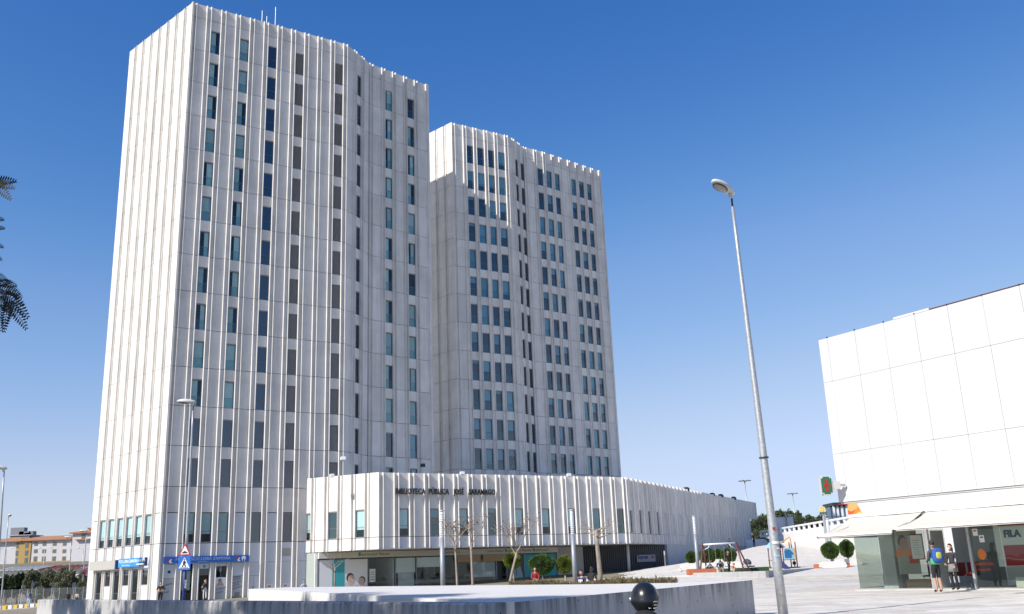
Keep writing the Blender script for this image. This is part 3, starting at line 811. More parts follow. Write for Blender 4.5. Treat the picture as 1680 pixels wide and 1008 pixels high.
# pier, garage recess with corrugated shutters, white column
lbox("pier", 26.35, 29.7, 0.2, 3.95, -1.0, .0, LOW)
vwall("end_panel", LBL + li * .12, SH0 - Vector((.12, -.05, 0)), 0.0, PB, .3, mat("pale_green_panel", (.40, .44, .40), .6), LB, LBS)
M_SHUT = mat("dark_shutter", (0.065, 0.07, 0.075), 0.5, metal=0.3, var=0.1)
for a, b in ((29.75, 35.9), (36.1, 41.2)):
    gar = MB(); s_ = a
    while s_ < b - .1:
        p0, p1, p2, p3 = sp(s_, 0, -.6), sp(s_ + .14, 0, -.6), sp(s_ + .17, 0, -.68), sp(s_ + .25, 0, -.68); p4 = sp(s_ + .28, 0, -.6)
        u0 = Vector((0, 0, .5)); u1 = Vector((0, 0, 3.95))
        for m_, n_ in ((p0, p1), (p1, p2), (p2, p3), (p3, p4)): gar.quad(m_ + u0, n_ + u0, n_ + u1, m_ + u1)
        s_ += .28
    gar.build("shutter", M_SHUT, LB, off=LBS)
lbox("garage_back", 29.7, 41.4, .4, 3.95, -1.1, -.8, M_INTD)
_c = sp(33.0, 0, 3.6)
MB().lathe([(.16, .6), (.16, 3.95)], 14, (_c.x, _c.y, 0)).build("column", LOW, LB, True, LBS)
gs = empty("garage_sign", sp(38.6, 2.5, -.55), th(AZP), "small white sign with blue and red lettering on the dark garage shutter", "sign")
MB().box(-1.3, 1.3, -.05, 0, -.38, .38).build("board", mat("shaded_sign_board", (.34, .34, .35), .6), gs)  # white board, the garage shade greyed into its base colour
put("lettering", textmesh("Saymat", .52, mat("letter_blue", (.03, .05, .2), .5), .006, 'LEFT', bold=.02), gs, (-1.2, -.054, -.02), rot=(R(90), 0, 0))
MB().ell((.92, -.055, .12), (.2, .012, .16)).build("logo_mark", M_RED, gs)
# small cameras and floodlights along the parapets
def floodlight(p, rz, label, m=M_SIGNW, s=1.0):
    e = empty("floodlight", p, rz, label, "floodlight", "parapet lights and cameras")
    MB().tube([(0, 0, 0), (0, 0, .22 * s)], .03 * s, 6).build("bracket", M_GALV, e)
    MB().add([(-.22 * s, -.12 * s, .2 * s), (.22 * s, -.12 * s, .2 * s), (.26 * s, .16 * s, .16 * s), (-.26 * s, .16 * s, .16 * s), (-.22 * s, -.06 * s, .52 * s), (.22 * s, -.06 * s, .52 * s), (.26 * s, .2 * s, .42 * s), (-.26 * s, .2 * s, .42 * s)],
             [(0, 3, 2, 1), (4, 5, 6, 7), (0, 1, 5, 4), (1, 2, 6, 5), (2, 3, 7, 6), (3, 0, 4, 7)]).build("lamp_head", m, e)
pos = [((545, 780), "white floodlight on the library's white flank parapet"), ((760, 776), "leftmost white floodlight on the library front parapet below the farther tower"), ((936, 779), "white floodlight on the library front parapet right of the tower windows")]
for (x, y), l in pos:
    q = atz(x, y, 10.6); floodlight(q + Vector((-.1, .5, -.25)), .4, l, s=.85)
for (x, y), l in (((1131, 802), "first dark camera on the receding wing parapet"), ((1173, 811), "second dark camera on the receding wing parapet"), ((1187, 813), "double dark camera on the receding wing parapet"), ((1208, 817), "farthest dark camera near the end of the wing parapet")):
    q = atz(x, y + 2, 10.7); floodlight(q + Vector((-.3, .6, -.3)), -.9, l, M_DARKST, 1.35)
for (x, y, Y), l in (((563, 758, 91.8), "small white camera on a bracket at the bend of the nearest tower"), ((694, 769, 99.5), "small dark camera on the nearest tower above the library roof")):
    q = atY(x, y, Y); floodlight(q, .3, l, M_SIGNW if x < 600 else M_DARKST, 1.0)

# ---- ground floor of the nearest tower: bay by bay
def t1p(bay, x=0.0, z=0.0, out=0.0):
    p, q, l, a = t1steps[1 + 2 * bay]
    return p + azv(a) * (.064 + x) - Vector((-math.cos(R(a)), math.sin(R(a)), 0)) * (out - FD + .03) + Vector((0, 0, z))
A1 = 57.4; BW = 1.035 - .128; T1O = T1S + (0,)
def t1box(name, bay, x0, x1, z0, z1, o0, o1, m, root=None, off=None):
    pts = [t1p(bay, x0, 0, o1), t1p(bay, x1, 0, o1), t1p(bay, x1, 0, o0), t1p(bay, x0, 0, o0)]
    return MB().prism(pts, z0, z1).build(name, m, root or T1, off=off or T1O)
M_FILM = mat("frosted_film", (0.46, 0.48, 0.48), .6, var=.05)
M_INK = mat("film_ink", (0.06, 0.08, 0.22), .6)
for b in range(0, 9):
    t1box("metal_panel", b, 0, BW, 3.3, 5.0, -.1, 0, M_PANEL)
for b in (0, 4):
    t1box("metal_panel", b, 0, BW, 2.15, 3.28, -.1, 0, M_PANEL); t1box("film_panel", b, 0, BW, .2, 2.13, -.1, -.01, M_FILM)
t1box("little_plate", 0, .32, .56, 2.55, 2.78, .0, .012, M_NAVY)
t1box("glass_door", 1, .03, BW - .03, .2, 3.0, -.12, -.10, M_SHOPG); t1box("poster", 1, .1, BW - .1, 1.1, 2.7, -.2, -.17, M_FILM)
t1box("door_frame", 2, 0, .06, .2, 3.28, -.1, .0, M_STEELP); t1box("door_frame", 2, BW - .06, BW, .2, 3.28, -.1, .0, M_STEELP)
t1box("metal_panel", 2, 0.06, BW - .06, 2.85, 3.28, -.1, 0, M_PANEL); t1box("door_transom", 2, .06, BW - .06, 2.3, 2.83, -.12, -.1, mat("transom", (.16, .16, .14), .3)); t1box("glass_door", 2, .06, BW - .06, .22, 2.28, -.2, -.18, mat("door_black", (.02, .025, .025), .15))
MB().ell((0, 0, 0), (.14, .02, .14), 16, 8).build("round_plate", M_TEAL, T1, True, None, t1p(2, BW / 2, 3.05, .02) - Vector(T1O), th(A1))
t1box("window_glass", 3, .03, BW - .03, 2.1, 3.0, -.1, -.08, M_GLASS); t1box("metal_panel", 3, 0, BW, 3.02, 3.28, -.1, 0, M_PANEL)
t1box("poster", 3, 0, BW, .2, 2.08, -.1, -.01, M_PRINT)
face_print(T1, T1O, lambda s, z, o: t1p(3, s, z, o), .42, 1.75, .17, M_HAIRB, M_SKIND, M_SKIND)
t1box("film_panel", 3, .01, BW - .01, .22, 1.3, -.008, .03, M_FILM)
for b, x, txts in ((0, .08, (("Implantes", 1.5), ("Sin", 1.2), ("cirugía", .9))), (3, .1, (("Ortodoncia", .98), ("invisible", .7))), (4, .06, (("Diseñamos", 1.95), ("tu sonrisa", 1.75), ("Más de 30", 1.45), ("años de", 1.25), ("experiencia", 1.0)))):
    for t_, z_ in txts:
        tm = textmesh(t_, .19, M_INK, .003); o = put("lettering", tm, T1, t1p(b, x, z_, .034) - Vector(T1O), rot=(R(90), R(-14), th(A1)))
put("lettering", textmesh("30", .5, mat("ink_grey", (.14, .13, .12), .6), .004), T1, t1p(4, .2, .42, .034) - Vector(T1O), rot=(R(90), 0, th(A1)))
t1box("film_band", 4, 0, BW, .2, .4, -.008, .004, mat("film_dark", (.2, .21, .2), .6))
# service doors spanning bays 5, 6; panels and louvre in 7
t1box("service_door", 5, 0, .43, .2, 2.1, -.1, -.02, M_PANEL); t1box("service_door", 5, .45, BW, .2, 2.1, -.1, -.02, M_PANEL); t1box("handle", 5, .38, .42, 1.0, 1.2, -.02, .03, M_DARKST)
t1box("metal_panel", 5, 0, BW, 2.12, 3.28, -.1, 0, M_PANEL)
for b in (6, 7, 8): t1box("metal_panel", b, 0, BW, .2, 3.28, -.1, 0, M_PANEL)
for b in (6, 7):
    t1box("notice_plate", b, .15, .7, .95, 1.35, 0, .012, M_SIGNW); t1box("notice_mark", b, .3, .55, 1.08, 1.22, .012, .018, mat("notice_orange", (0.55, 0.22, 0.08), .6))
t1box("vent", 7, .05, BW - .05, 3.75, 4.45, .0, .02, M_LOUV)

# signs fixed to the tower
def flower(root, mb_m, x, z, s, flip=1):
    """two leaf-shaped petals, one dark red, one white"""
    for m_, a in ((M_RED, 75), (mb_m, -20)):
        for da in (0, 55):
            mb = MB(); n = 9; aa = R(a + da); dx, dz = math.cos(aa), math.sin(aa)
            pts = [(x + flip * (dx * s * t - dz * s * .22 * math.sin(math.pi * t) * sg), -.012, z + dz * s * t + dx * s * .22 * math.sin(math.pi * t) * sg) for sg, ts in ((1, [i / n for i in range(n)]), (-1, [1 - i / n for i in range(n)])) for t in ts]
            mb.add(pts, [tuple(range(len(pts)))]); mb.build("petal", m_, root)
def tooth(root, x, z, s):
    pts = [(-.42, .75), (-.25, .95), (0, .84), (.25, .95), (.42, .75), (.46, .45), (.34, .1), (.28, -.15), (.2, -.15), (.13, .25), (0, .4), (-.13, .25), (-.2, -.15), (-.28, -.15), (-.34, .1), (-.46, .45)]
    mb = MB(); mb.add([(x + a * s, -.012, z + b * s) for a, b in pts] , [tuple(range(len(pts)))]); mb.build("tooth_emblem", M_SIGNW, root)
fs = empty("dental_sign", t1p(0, -.12, 3.36, FD + .04), th(A1), "long blue dental clinic sign with white tooth across the tower's shaded front", "sign")
MB().box(0, 7.35, 0, .10, 0, .56).build("sign_board", M_BLUE, fs)
flower(fs, M_SIGNW, .42, .16, .32); flower(fs, M_SIGNW, 6.3, .16, .32)
tooth(fs, 6.88, .10, .42)
tm = textmesh("FRANCISCO LORA ZAMORA", .34, mat("letter_pale", (.45, .55, .72), .5), .004); _mx = max(v.co.x for v in tm.vertices)
for v in tm.vertices: v.co.x *= 4.75 / _mx
put("lettering", tm, fs, (.98, -.012, .22), rot=(R(90), 0, 0))
put("lettering", textmesh("clínica dental", .15, MATS["letter_pale"], .004), fs, (2.9, -.012, .06), rot=(R(90), 0, 0))
def flank_p(s, z, out):
    d = azv(AZL); return Vector((T1L[0], T1L[1], 0)) + d * s + Vector((math.cos(R(AZL)), -math.sin(R(AZL)), 0)) * out + Vector((0, 0, z))
s2 = empty("dental_sign", flank_p(6.85, 3.25, FD + .03), th(AZL), "light blue dentist sign board on the tower's sunlit flank", "sign")
MB().box(0, 4.75, -.25, .0, 0, .72).build("sign_board", M_SKYB, s2)
MB().box(4.752, 4.80, -.26, .0, 0, .72).build("side_cap", M_NAVY, s2)
put("lettering", textmesh("FCO. LORA ZAMORA", .36, M_SIGNW, .004, bold=.008), s2, (.1, -.256, .36), rot=(R(90), 0, 0))
put("lettering", textmesh("Médico Dentista", .22, M_SIGNW, .004), s2, (.7, -.256, .08), rot=(R(90), 0, 0))
put("lettering", textmesh("955 11 28 70", .24, M_SIGNW, .004), s2, (3.55, -.256, .40), rot=(R(90), 0, 0))
for v in s2.children[-1].data.vertices: v.co.x *= .8
MB().box(3.3, 4.6, -.256, -.25, .14, .22).build("small_print", M_SIGNW, s2)
s3 = empty("blank_sign", flank_p(1.15, 3.12, FD + .03), th(AZL), "blank grey beige sign board with blue edge on the tower's sunlit flank", "sign")
MB().box(0, 5.05, -.25, 0, 0, .80).build("sign_board", mat("beige_grey_board", (.42, .40, .35), .6, var=.06), s3)
MB().box(5.052, 5.25, -.255, 0, 0, .80).build("side_cap", M_NAVY, s3)

# ------------------------------------------------------------------ pharmacy block on the right
PH0 = Vector((14.08, 41.77, 0)); AZH = 147.15
PHO = Vector((-math.cos(R(AZH)), math.sin(R(AZH)), 0)) * -1     # outward
def hp(s, z=0.0, o=0.0): return PH0 + azv(AZH) * s + PHO * o + Vector((0, 0, z))
PH = empty("pharmacy_building", PH0, 0, "white panelled pharmacy block with glass shopfront at the right edge", "building")
def hbox(name, s0, s1, z0, z1, o0, o1, m, root=None):
    root = root or PH
    return MB().prism([hp(s0, 0, o1), hp(s1, 0, o1), hp(s1, 0, o0), hp(s0, 0, o0)], z0, z1).build(name, m, root, off=root.location)
HS = 22.0
zs_ = [4.0, 6.08, 9.27, 11.25]; ss_ = [-.37, .12] + [.12 + 1.492 * i for i in range(1, 15)]
for z0, z1 in zip(zs_[:-1], zs_[1:]):
    for a, b in zip(ss_[:-1], ss_[1:]):
        hbox("cladding_panel", a + .0065, b - .0065, z0 + .0065, z1 - .0065, -.1, 0.02 + rnd.uniform(-.003, .003), M_WHITE)
    for k in range(5):      # left side of the block
        a, b = -k * 1.5 - .12, -(k + 1) * 1.5 - .12
        hbox("cladding_panel", -.39, -.29, z0 + .008, z1 - .008, b + .008, a - .008, M_WHITE)
hbox("core", -.28, HS - .9, 4.0, 11.1, -7.5, -.11, mat("joint_grey", (.40, .34, .29), .9))
hbox("roof_edge", 5.3, HS - 1, 11.26, 11.30, -.3, .015, mat("rust_flashing", (.10, .03, .03), .7)); hbox("roof_edge", 3.6, 5.28, 11.26, 11.34, -.25, .02, M_BEIGE)
for s_ in ss_[1:]: hbox("bracket", s_ - .02, s_ + .02, 11.255, 11.30, -.02, .05, M_DARKST)
hbox("soffit", -.3, HS - 1, 3.93, 3.99, -7.4, -.02, M_ROOF)
hbox("fascia", .0, HS - 1, 3.36, 3.925, -.5, -.05, M_WHITE)
hbox("fascia_side", -.0, .12, 3.36, 3.92, -7.0, -.52, M_WHITE)
hbox("slab", -.1, HS - 1, .28, .37, -7.2, .05, LOW)
hbox("back_wall", .2, HS - 1.2, .37, 3.9, -7.2, -6.9, mat("pharmacy_interior", (.42, .40, .37), .8)); hbox("ceiling", .1, HS - 1.2, 3.25, 3.33, -6.9, -.15, M_INT)
M_PHG = glass("pharmacy_glass", (0.62, 0.68, 0.63), 1.6)
hcuts = [0.02, 1.35, 2.1, 3.55, 5.3, 6.6, 8.0, 9.6, 11.2, 12.8, 14.4]
for a, b in zip(hcuts[:-1], hcuts[1:]):
    if a == 3.55: continue
    MB().quad(hp(a + .012, .4, -.14), hp(b - .012, .4, -.14), hp(b - .012, 3.3, -.14), hp(a + .012, 3.3, -.14)).build("glass_pane", M_PHG, PH, off=PH0)
for k in range(4):
    MB().quad(hp(.02, .4, -.16 - 1.6 * (k + 1) + .012), hp(.02, .4, -.16 - 1.6 * k - .012), hp(.02, 3.3, -.16 - 1.6 * k - .012), hp(.02, 3.3, -.16 - 1.6 * (k + 1) + .012)).build("glass_pane", M_PHG, PH, off=PH0)
hbox("bottom_rail", 0, 14.4, .37, .41, -.17, -.11, M_GALV)
for s_ in (3.5, 5.28): hbox("door_post", s_, s_ + .1, .37, 3.3, -.2, -.06, M_GALV)
hbox("door_leaf_frame", 3.62, 3.67, .4, 2.6, -1.0, -.2, M_GALV)
hbox("pillar", 1.0, 1.65, .37, 3.3, -1.2, -.5, M_WHITE)
hbox("pillar_base", .98, 1.67, .37, .95, -1.22, -.48, M_WHITE)
# interior
M_CHAIR = mat("red_chair", (.20, .02, .02), .5); M_ORANGE = mat("orange_print", (.70, .20, .03), .5); M_ORRED = mat("orange_red_print", (.62, .08, .02), .5)
hbox("counter", 4.6, 8.6, .37, 1.45, -4.0, -3.4, M_PRINT); hbox("counter_top", 4.5, 8.7, 1.45, 1.5, -4.1, -3.3, LOW)
hbox("shelf_unit", 4.3, 6.2, .4, 2.9, -6.85, -6.4, mat("shelf_brown", (.20, .09, .06), .6))
hbox("shelf_sign", 3.9, 5.9, 2.65, 2.85, -6.35, -6.3, M_CHAIR)
hbox("menu_board", 3.7, 5.2, 2.75, 3.1, -2.2, -2.15, M_PRINT); hbox("doorway_dark", 6.3, 7.4, .4, 2.7, -6.88, -6.8, M_INTD); hbox("cupboard", 7.6, 10.0, 1.6, 2.9, -6.85, -6.45, M_INTD)
for k in range(4):
    c = empty("waiting_chair", hp(1.75 + k * .55, .37, -2.6 - .1 * k), th(AZH), "dark red waiting chair inside the pharmacy, number %s from the pillar" % ("one", "two", "three", "four")[k], "chair", "red waiting chairs")
    MB().box(-.24, .24, -.22, .24, .42, .48).build("seat", M_CHAIR, c); MB().box(-.24, .24, .2, .26, .48, .95).build("backrest", M_CHAIR, c)
    for sx in (-.2, .2):
        for sy in (-.18, .2): MB().tube([(sx, sy, 0), (sx, sy, .42)], .014, 6).build("leg", M_GALV, c)
# standing posters
po = empty("woman_poster", hp(2.35, .95, -.35), th(AZH), "large window poster of a smiling woman in orange", "poster")
MB().box(-.45, .55, 0, .03, 0, 1.75).build("board", mat("poster_grey", (.42, .40, .36), .6), po)
frp = lambda s, z, o: Vector((s, -.004 - o, z))
face_print(po, None, frp, -.08, 1.25, .24, M_HAIRB, mat("print_skin_tan", (.42, .22, .14), .6), M_ORANGE)
MB().box(.12, .5, -.028, -.02, .42, .72).build("red_patch", M_ORRED, po)
op = empty("notice_poster", hp(2.95, 1.5, -.25), th(AZH), "white notice poster in an orange frame hanging in the pharmacy window", "poster")
MB().box(-.3, .3, 0, .02, 0, 1.0).build("frame", M_ORRED, op); MB().box(-.26, .26, -.012, -.002, .04, .96).build("sheet", M_PRINT, op)
for k in range(7): MB().box(-.18, .18 - .05 * (k % 3), -.016, -.013, .2 + .09 * k, .22 + .09 * k).build("text_line", MATS["notice_orange"], op)
dp = empty("cardboard_box", hp(2.55, .41, -.7), th(AZH), "flat brown box on the floor behind the pharmacy glass", "box")
MB().box(-.55, .55, -.12, .2, 0, .3).build("carton", mat("cardboard", (.42, .27, .16), .8), dp); MB().box(-.56, .56, -.13, .21, .3, .33).build("lid", MATS["cardboard"], dp)
fp = empty("sports_poster", hp(6.75, 1.15, -.3), th(AZH), "large white and red sports poster leaning in the pharmacy glass", "poster")
MB().box(-.5, .75, 0, .03, 0, 1.85).build("board", M_PRINT, fp)
MB().box(-.3, .72, -.012, -.002, 1.45, 1.68).build("red_band", M_RED, fp); MB().box(-.2, .75, -.012, -.002, .02, .75).build("red_block", M_RED, fp)
put("lettering", textmesh("FILA", .34, mat("letter_navy", (.03, .04, .12), .5), .004, bold=.02), fp, (-.12, -.014, 1.05), rot=(R(90), 0, 0))
lg = empty("window_sticker", hp(5.75, 1.0, -.125), th(AZH), "faded orange round logo sticker with red words on the glass", "sticker")
MB().ell((0, 0, .62), (.17, .006, .2), 18, 10).build("round_mark", M_ORANGE, lg, True)
put("lettering", textmesh("Santalucía", .2, M_ORRED, .003, 'CENTER'), lg, (0, -.006, .22), rot=(R(90), 0, 0)); put("lettering", textmesh("Seguros", .16, M_ORRED, .003, 'CENTER'), lg, (0, -.006, .02), rot=(R(90), 0, 0))
cx = empty("skirting_box", hp(7.2, .41, -.6), th(AZH), "pale low crate on the floor under the sports poster", "box")
MB().box(-.5, .5, -.15, .2, 0, .34).build("carton", M_BEIGE, cx); MB().box(-.51, .51, -.16, .21, .34, .36).build("lid", M_BEIGE, cx)
for k, (s_, z_, c_) in enumerate(((5.62, 2.3, M_PRINT), (5.85, 2.05, M_PRINT), (1.2, 2.4, M_BEIGE))):
    e = empty("paper_notice", hp(s_, z_, -.12 if k < 2 else -.47), th(AZH), ("small white paper taped high on the glass beside the door", "small white paper taped lower on the glass beside the door", "framed certificate on the white pillar")[k], "notice")
    MB().box(-.1, .1, 0, .006, 0, .26).build("sheet", c_, e); MB().box(-.06, .06, -.003, -.001, .16, .21).build("print", M_RED if k < 2 else M_STEELP, e)
# orange logo on the fascia
fl_ = MB()
lgo = empty("fascia_logo", hp(.0, 3.36, -.035), th(AZH), "orange petal logo at the left end of the pharmacy fascia", "logo")
def petal(cx_, cz_, pts, m_, y):
    mb = MB(); mb.add([(a, y, b) for a, b in pts], [tuple(range(len(pts)))]); mb.build("petal", m_, lgo)
petal(0, 0, [(0, 0), (.55, 0), (.45, .3), (.3, .56), (0, .56)], M_ORRED, -.012)
petal(0, 0, [(.18, 0), (.72, 0), (.68, .2), (.58, .4), (.42, .3), (.28, .15)], M_ORANGE, -.016)
petal(0, 0, [(.0, .3), (.2, .22), (.42, .3), (.58, .4), (.5, .56), (.1, .56)], mat("orange_light", (.75, .33, .10), .5), -.020)
petal(0, 0, [(.3, 0), (.72, 0), (.68, .2), (.5, .16)], mat("orange_yellow", (.80, .42, .10), .5), -.024)
# awnings
M_AWN = mat("cream_awning", (.56, .52, .45), .85, var=.03, stretch=(1, 1, 1))
def awning(s0, s1, label, drop=(3.34, 2.62), o=2.05):
    a = empty("shop_awning", hp(s0, drop[0], -.1), 0, label, "awning", "cream pharmacy awnings")
    mb = MB(); n = 10; m = 6; vs = []
    for j in range(n + 1):
        t = j / n
        for i in range(m + 1):
            u = i / m; z = drop[0] + (drop[1] - drop[0]) * t - .10 * math.sin(math.pi * t) + .015 * math.sin(7 * u)
            vs.append(hp(s0 + (s1 - s0) * u, z, -.1 + (o + .1) * t))
    k = len(vs)
    fs = [(j * (m + 1) + i, j * (m + 1) + i + 1, (j + 1) * (m + 1) + i + 1, (j + 1) * (m + 1) + i) for j in range(n) for i in range(m)]
    mb.add(vs, fs); mb.add([v - Vector((0, 0, .012)) for v in vs], [q[::-1] for q in fs]); mb.build("canopy", M_AWN, a, True, a.location)
    b = MB(); b.bar(hp(s0 - .03, drop[1] - .03, o), hp(s1 + .03, drop[1] - .03, o), .07, .09); b.build("front_bar", M_SIGNW, a, off=a.location)
    b = MB(); b.bar(hp(s0 - .03, drop[0] + .05, -.05), hp(s1 + .03, drop[0] + .05, -.05), .12, .12); b.build("cassette", M_SIGNW, a, off=a.location)
    b = MB(); b.bar(hp(s0, drop[1] - .08, o - .02), hp(s1, drop[1] - .08, o - .02), .02, .10); b.build("valance", M_AWN, a, off=a.location)
    for s_ in (s0 + .35, s1 - .35):
        b = MB(); b.tube([hp(s_, drop[0] - .2, -.1), hp(s_ + .3, drop[0] - .45, o * .5), hp(s_, drop[1] - .08, o)], .025, 6); b.build("folding_arm", M_GALV, a, off=a.location)
awning(.05, 3.55, "cream pull-out awning over the pharmacy window left of the doorway")
awning(3.75, 9.2, "long cream pull-out awning over the pharmacy doorway at the right edge", (3.34, 2.72), 2.05)
# side awning on the left return
sa = empty("shop_awning", hp(-.1, 3.34, -.3), 0, "beige awning on the pharmacy's left side seen edge-on", "awning", "cream pharmacy awnings")
mb = MB(); vs = []
for j in range(9):
    t = j / 8
    for i in range(5):
        vs.append(hp(-.1 - 2.0 * t, 3.34 - .72 * t - .08 * math.sin(math.pi * t), -.3 - 4.2 * i / 4))
fs = [(j * 5 + i, j * 5 + i + 1, (j + 1) * 5 + i + 1, (j + 1) * 5 + i) for j in range(8) for i in range(4)]
mb.add(vs, fs); mb.add([v - Vector((0, 0, .012)) for v in vs], [q[::-1] for q in fs]); mb.build("canopy", M_AWN, sa, True, sa.location)
mb = MB(); mb.bar(hp(-2.1, 2.6, -.27), hp(-2.1, 2.6, -4.53), .07, .09); mb.build("front_bar", M_SIGNW, sa, off=sa.location)
mb = MB(); mb.tube([hp(-.1, 3.1, -1), hp(-1.1, 2.85, -1.3), hp(-2.1, 2.56, -1)], .025, 6); mb.build("folding_arm", M_GALV, sa, off=sa.location)
# pharmacy cross
cr = empty("pharmacy_cross", hp(-.9, 4.35, -.4) , R(4), "green pharmacy cross sign with red Maltese cross on a bracket", "sign")
_cc = atY(1355, 797, 41.5); cr.location = _cc
def crossp(s, k): return [(-k, s), (k, s), (k, s * .82), (s * .62, s * .82), (s * .62, k * 1.25), (s * .62, k), (s * .62, -s * .82), (k, -s * .82), (k, -s), (-k, -s), (-k, -s * .82), (-s * .62, -s * .82), (-s * .62, s * .82), (-k, s * .82)]
MB().yprism(crossp(.42, .17), -.09, .09).build("housing", mat("sign_casing", (.55, .53, .50), .5), cr)
MB().yprism(crossp(.37, .14), -.10, -.091).build("green_face", mat("cross_green", (.02, .13, .07), .4, var=.1), cr)
for a in range(4):
    mb = MB(); c_, s_ = math.cos(a * math.pi / 2), math.sin(a * math.pi / 2)
    q = [(.02, .0), (.10, .24), (-.10, .24), (-.02, 0)]
    if a % 2: q = [(x, z * .62) for x, z in q]
    mb.yprism([(x * c_ - z * s_, x * s_ + z * c_) for x, z in q], -.108, -.101); mb.build("cross_arm", mat("cross_red", (.30, .03, .02), .5), cr)
MB().box(.27, .62, -.06, .06, -.16, .18).build("bracket", MATS["sign_casing"], cr); MB().box(.62, .85, -.03, .03, -.05, .05).build("arm", M_GALV, cr)

# ------------------------------------------------------------------ concrete walls and planters in front
WT = 1.2
N_ = atz(800, 990, WT); Rr = atz(1234, 952, WT); Al = atz(62, 984, WT)
def face_strip(name, a, b, z0, z1, t, m, label, cat, seams=()):
    o = empty(name, (a.x, a.y, z0), 0, label, cat)
    d = Vector((b.x - a.x, b.y - a.y, 0)); L_ = d.length; d.normalize(); n = Vector((-d.y, d.x, 0)) * t
    cs = [0] + list(seams) + [L_]
    for s0, s1 in zip(cs[:-1], cs[1:]):
        p, q = a + d * (s0 + (.012 if s0 else 0)), a + d * s1
        mb = MB(); c = .03; nn = n.normalized()
        # chamfered top edge
        prof = [(0, z0), (0, z1 - c), (c, z1), (t - c, z1), (t, z1 - c), (t, z0)]
        vs = [Vector((e.x, e.y, 0)) + nn * u + Vector((0, 0, w)) for e in (p, q) for u, w in prof]
        k = len(prof); mb.add(vs, [tuple(range(k - 1, -1, -1)), tuple(range(k, 2 * k))] + [(i, (i + 1) % k, k + (i + 1) % k, k + i) for i in range(k)])
        mb.build("wall_section", m, o, off=o.location)
    return o
_L = (Al - N_).length
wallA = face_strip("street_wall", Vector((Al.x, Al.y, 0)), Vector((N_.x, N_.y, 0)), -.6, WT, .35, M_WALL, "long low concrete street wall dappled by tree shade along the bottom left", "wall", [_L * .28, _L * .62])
# the pale planter block behind it
Lt = atY(408, 966, 38.6); Lt.z = 0
r1 = atz(1107, 956.5, WT); r2 = atz(960, 959, WT); r3 = atz(830, 961, WT)
poly = [(Lt.x, Lt.y), (N_.x - .2, N_.y + .8), (N_.x + .4, N_.y + .04), (Rr.x, Rr.y), (r1.x, r1.y), (r2.x, r2.y), (r3.x, r3.y), (Lt.x + 1.2, Lt.y + 1.0)]
zt = [1.36, 1.215, WT, WT, WT, WT, 1.22, 1.36]
pb = empty("planter_block", (N_.x, N_.y, 0), 0, "broad pale concrete planter block with sunlit top and grey shaded right face", "planter")
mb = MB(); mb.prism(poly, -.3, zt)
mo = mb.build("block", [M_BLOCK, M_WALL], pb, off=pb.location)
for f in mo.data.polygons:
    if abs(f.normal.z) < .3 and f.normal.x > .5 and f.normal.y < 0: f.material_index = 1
# bed of dry grass behind the block
bed = MB(); bp = [(r3.x - 2, r3.y + .6), (r3.x, r3.y + .05), (r2.x, r2.y + .05), (r1.x, r1.y + .05), (r1.x + .2, r1.y + 1.8), (r2.x, r2.y + 2.6), (r3.x - 1, r3.y + 3)]
bed.prism(bp, .1, WT - .02); bo = bed.build("planting_bed", M_SOIL); tag(bo, kind='structure')
def scatter_leaves(name, pts, size, m, parent=None, off=None, seed=0, up=0.0, ratio=2.2, jitter=.4):
    rs = np.random.RandomState(seed); n = len(pts); pts = np.asarray(pts, float)
    if off is not None: pts = pts - np.array(off)[None, :3]
    d = rs.normal(size=(n, 3)); d[:, 2] += up * np.abs(rs.normal(size=n)) * 2; d /= np.linalg.norm(d, axis=1)[:, None]
    e = rs.normal(size=(n, 3)); e -= d * (e * d).sum(1)[:, None]; e /= np.linalg.norm(e, axis=1)[:, None]
    s = size * (1 + jitter * rs.uniform(-1, 1, size=(n, 1)))
    a = pts - e * s / ratio * .5; b = pts + d * s * .5 - e * s * .08; 
    V = np.stack([pts - d * s * .5, pts + e * s / ratio * .5, pts + d * s * .5, pts - e * s / ratio * .5], 1).reshape(-1, 3)
    me = bpy.data.meshes.new(name); me.vertices.add(4 * n); me.vertices.foreach_set("co", V.ravel())
    me.loops.add(4 * n); me.loops.foreach_set("vertex_index", np.arange(4 * n, dtype=np.int32))
    me.polygons.add(n); me.polygons.foreach_set("loop_start", np.arange(0, 4 * n, 4, dtype=np.int32))
    me.materials.append(m); me.update(calc_edges=True); me.validate()
    o = put(name, me, parent); return o
rs = np.random.RandomState(4)
def bedpts(n):
    out = []
    while len(out) < n:
        t = rs.rand(); u = rs.rand()
        a = r3.lerp(r1, t); w = .05 + 1.5 * u
        dens = .5 + .5 * math.sin(a.x * 2.3 + 1) * math.sin(a.x * .9)
        if rs.rand() > .12 + .88 * dens: continue
        out.append((a.x + .1, a.y + w, WT - .02 + abs(rs.normal()) * .055 * (.4 + dens)))
    return out
g1 = scatter_leaves("weeds", bedpts(3800), .17, M_GRASS, seed=2, up=1.2, ratio=7); tag(g1, "dry weeds and grass in the bed behind the pale block", "weeds", kind='stuff')
g2 = scatter_leaves("dry_grass", bedpts(3800), .16, M_GRASSB, seed=3, up=1.0, ratio=8); tag(g2, "brown dry grass in the bed behind the pale block", "grass", kind='stuff')
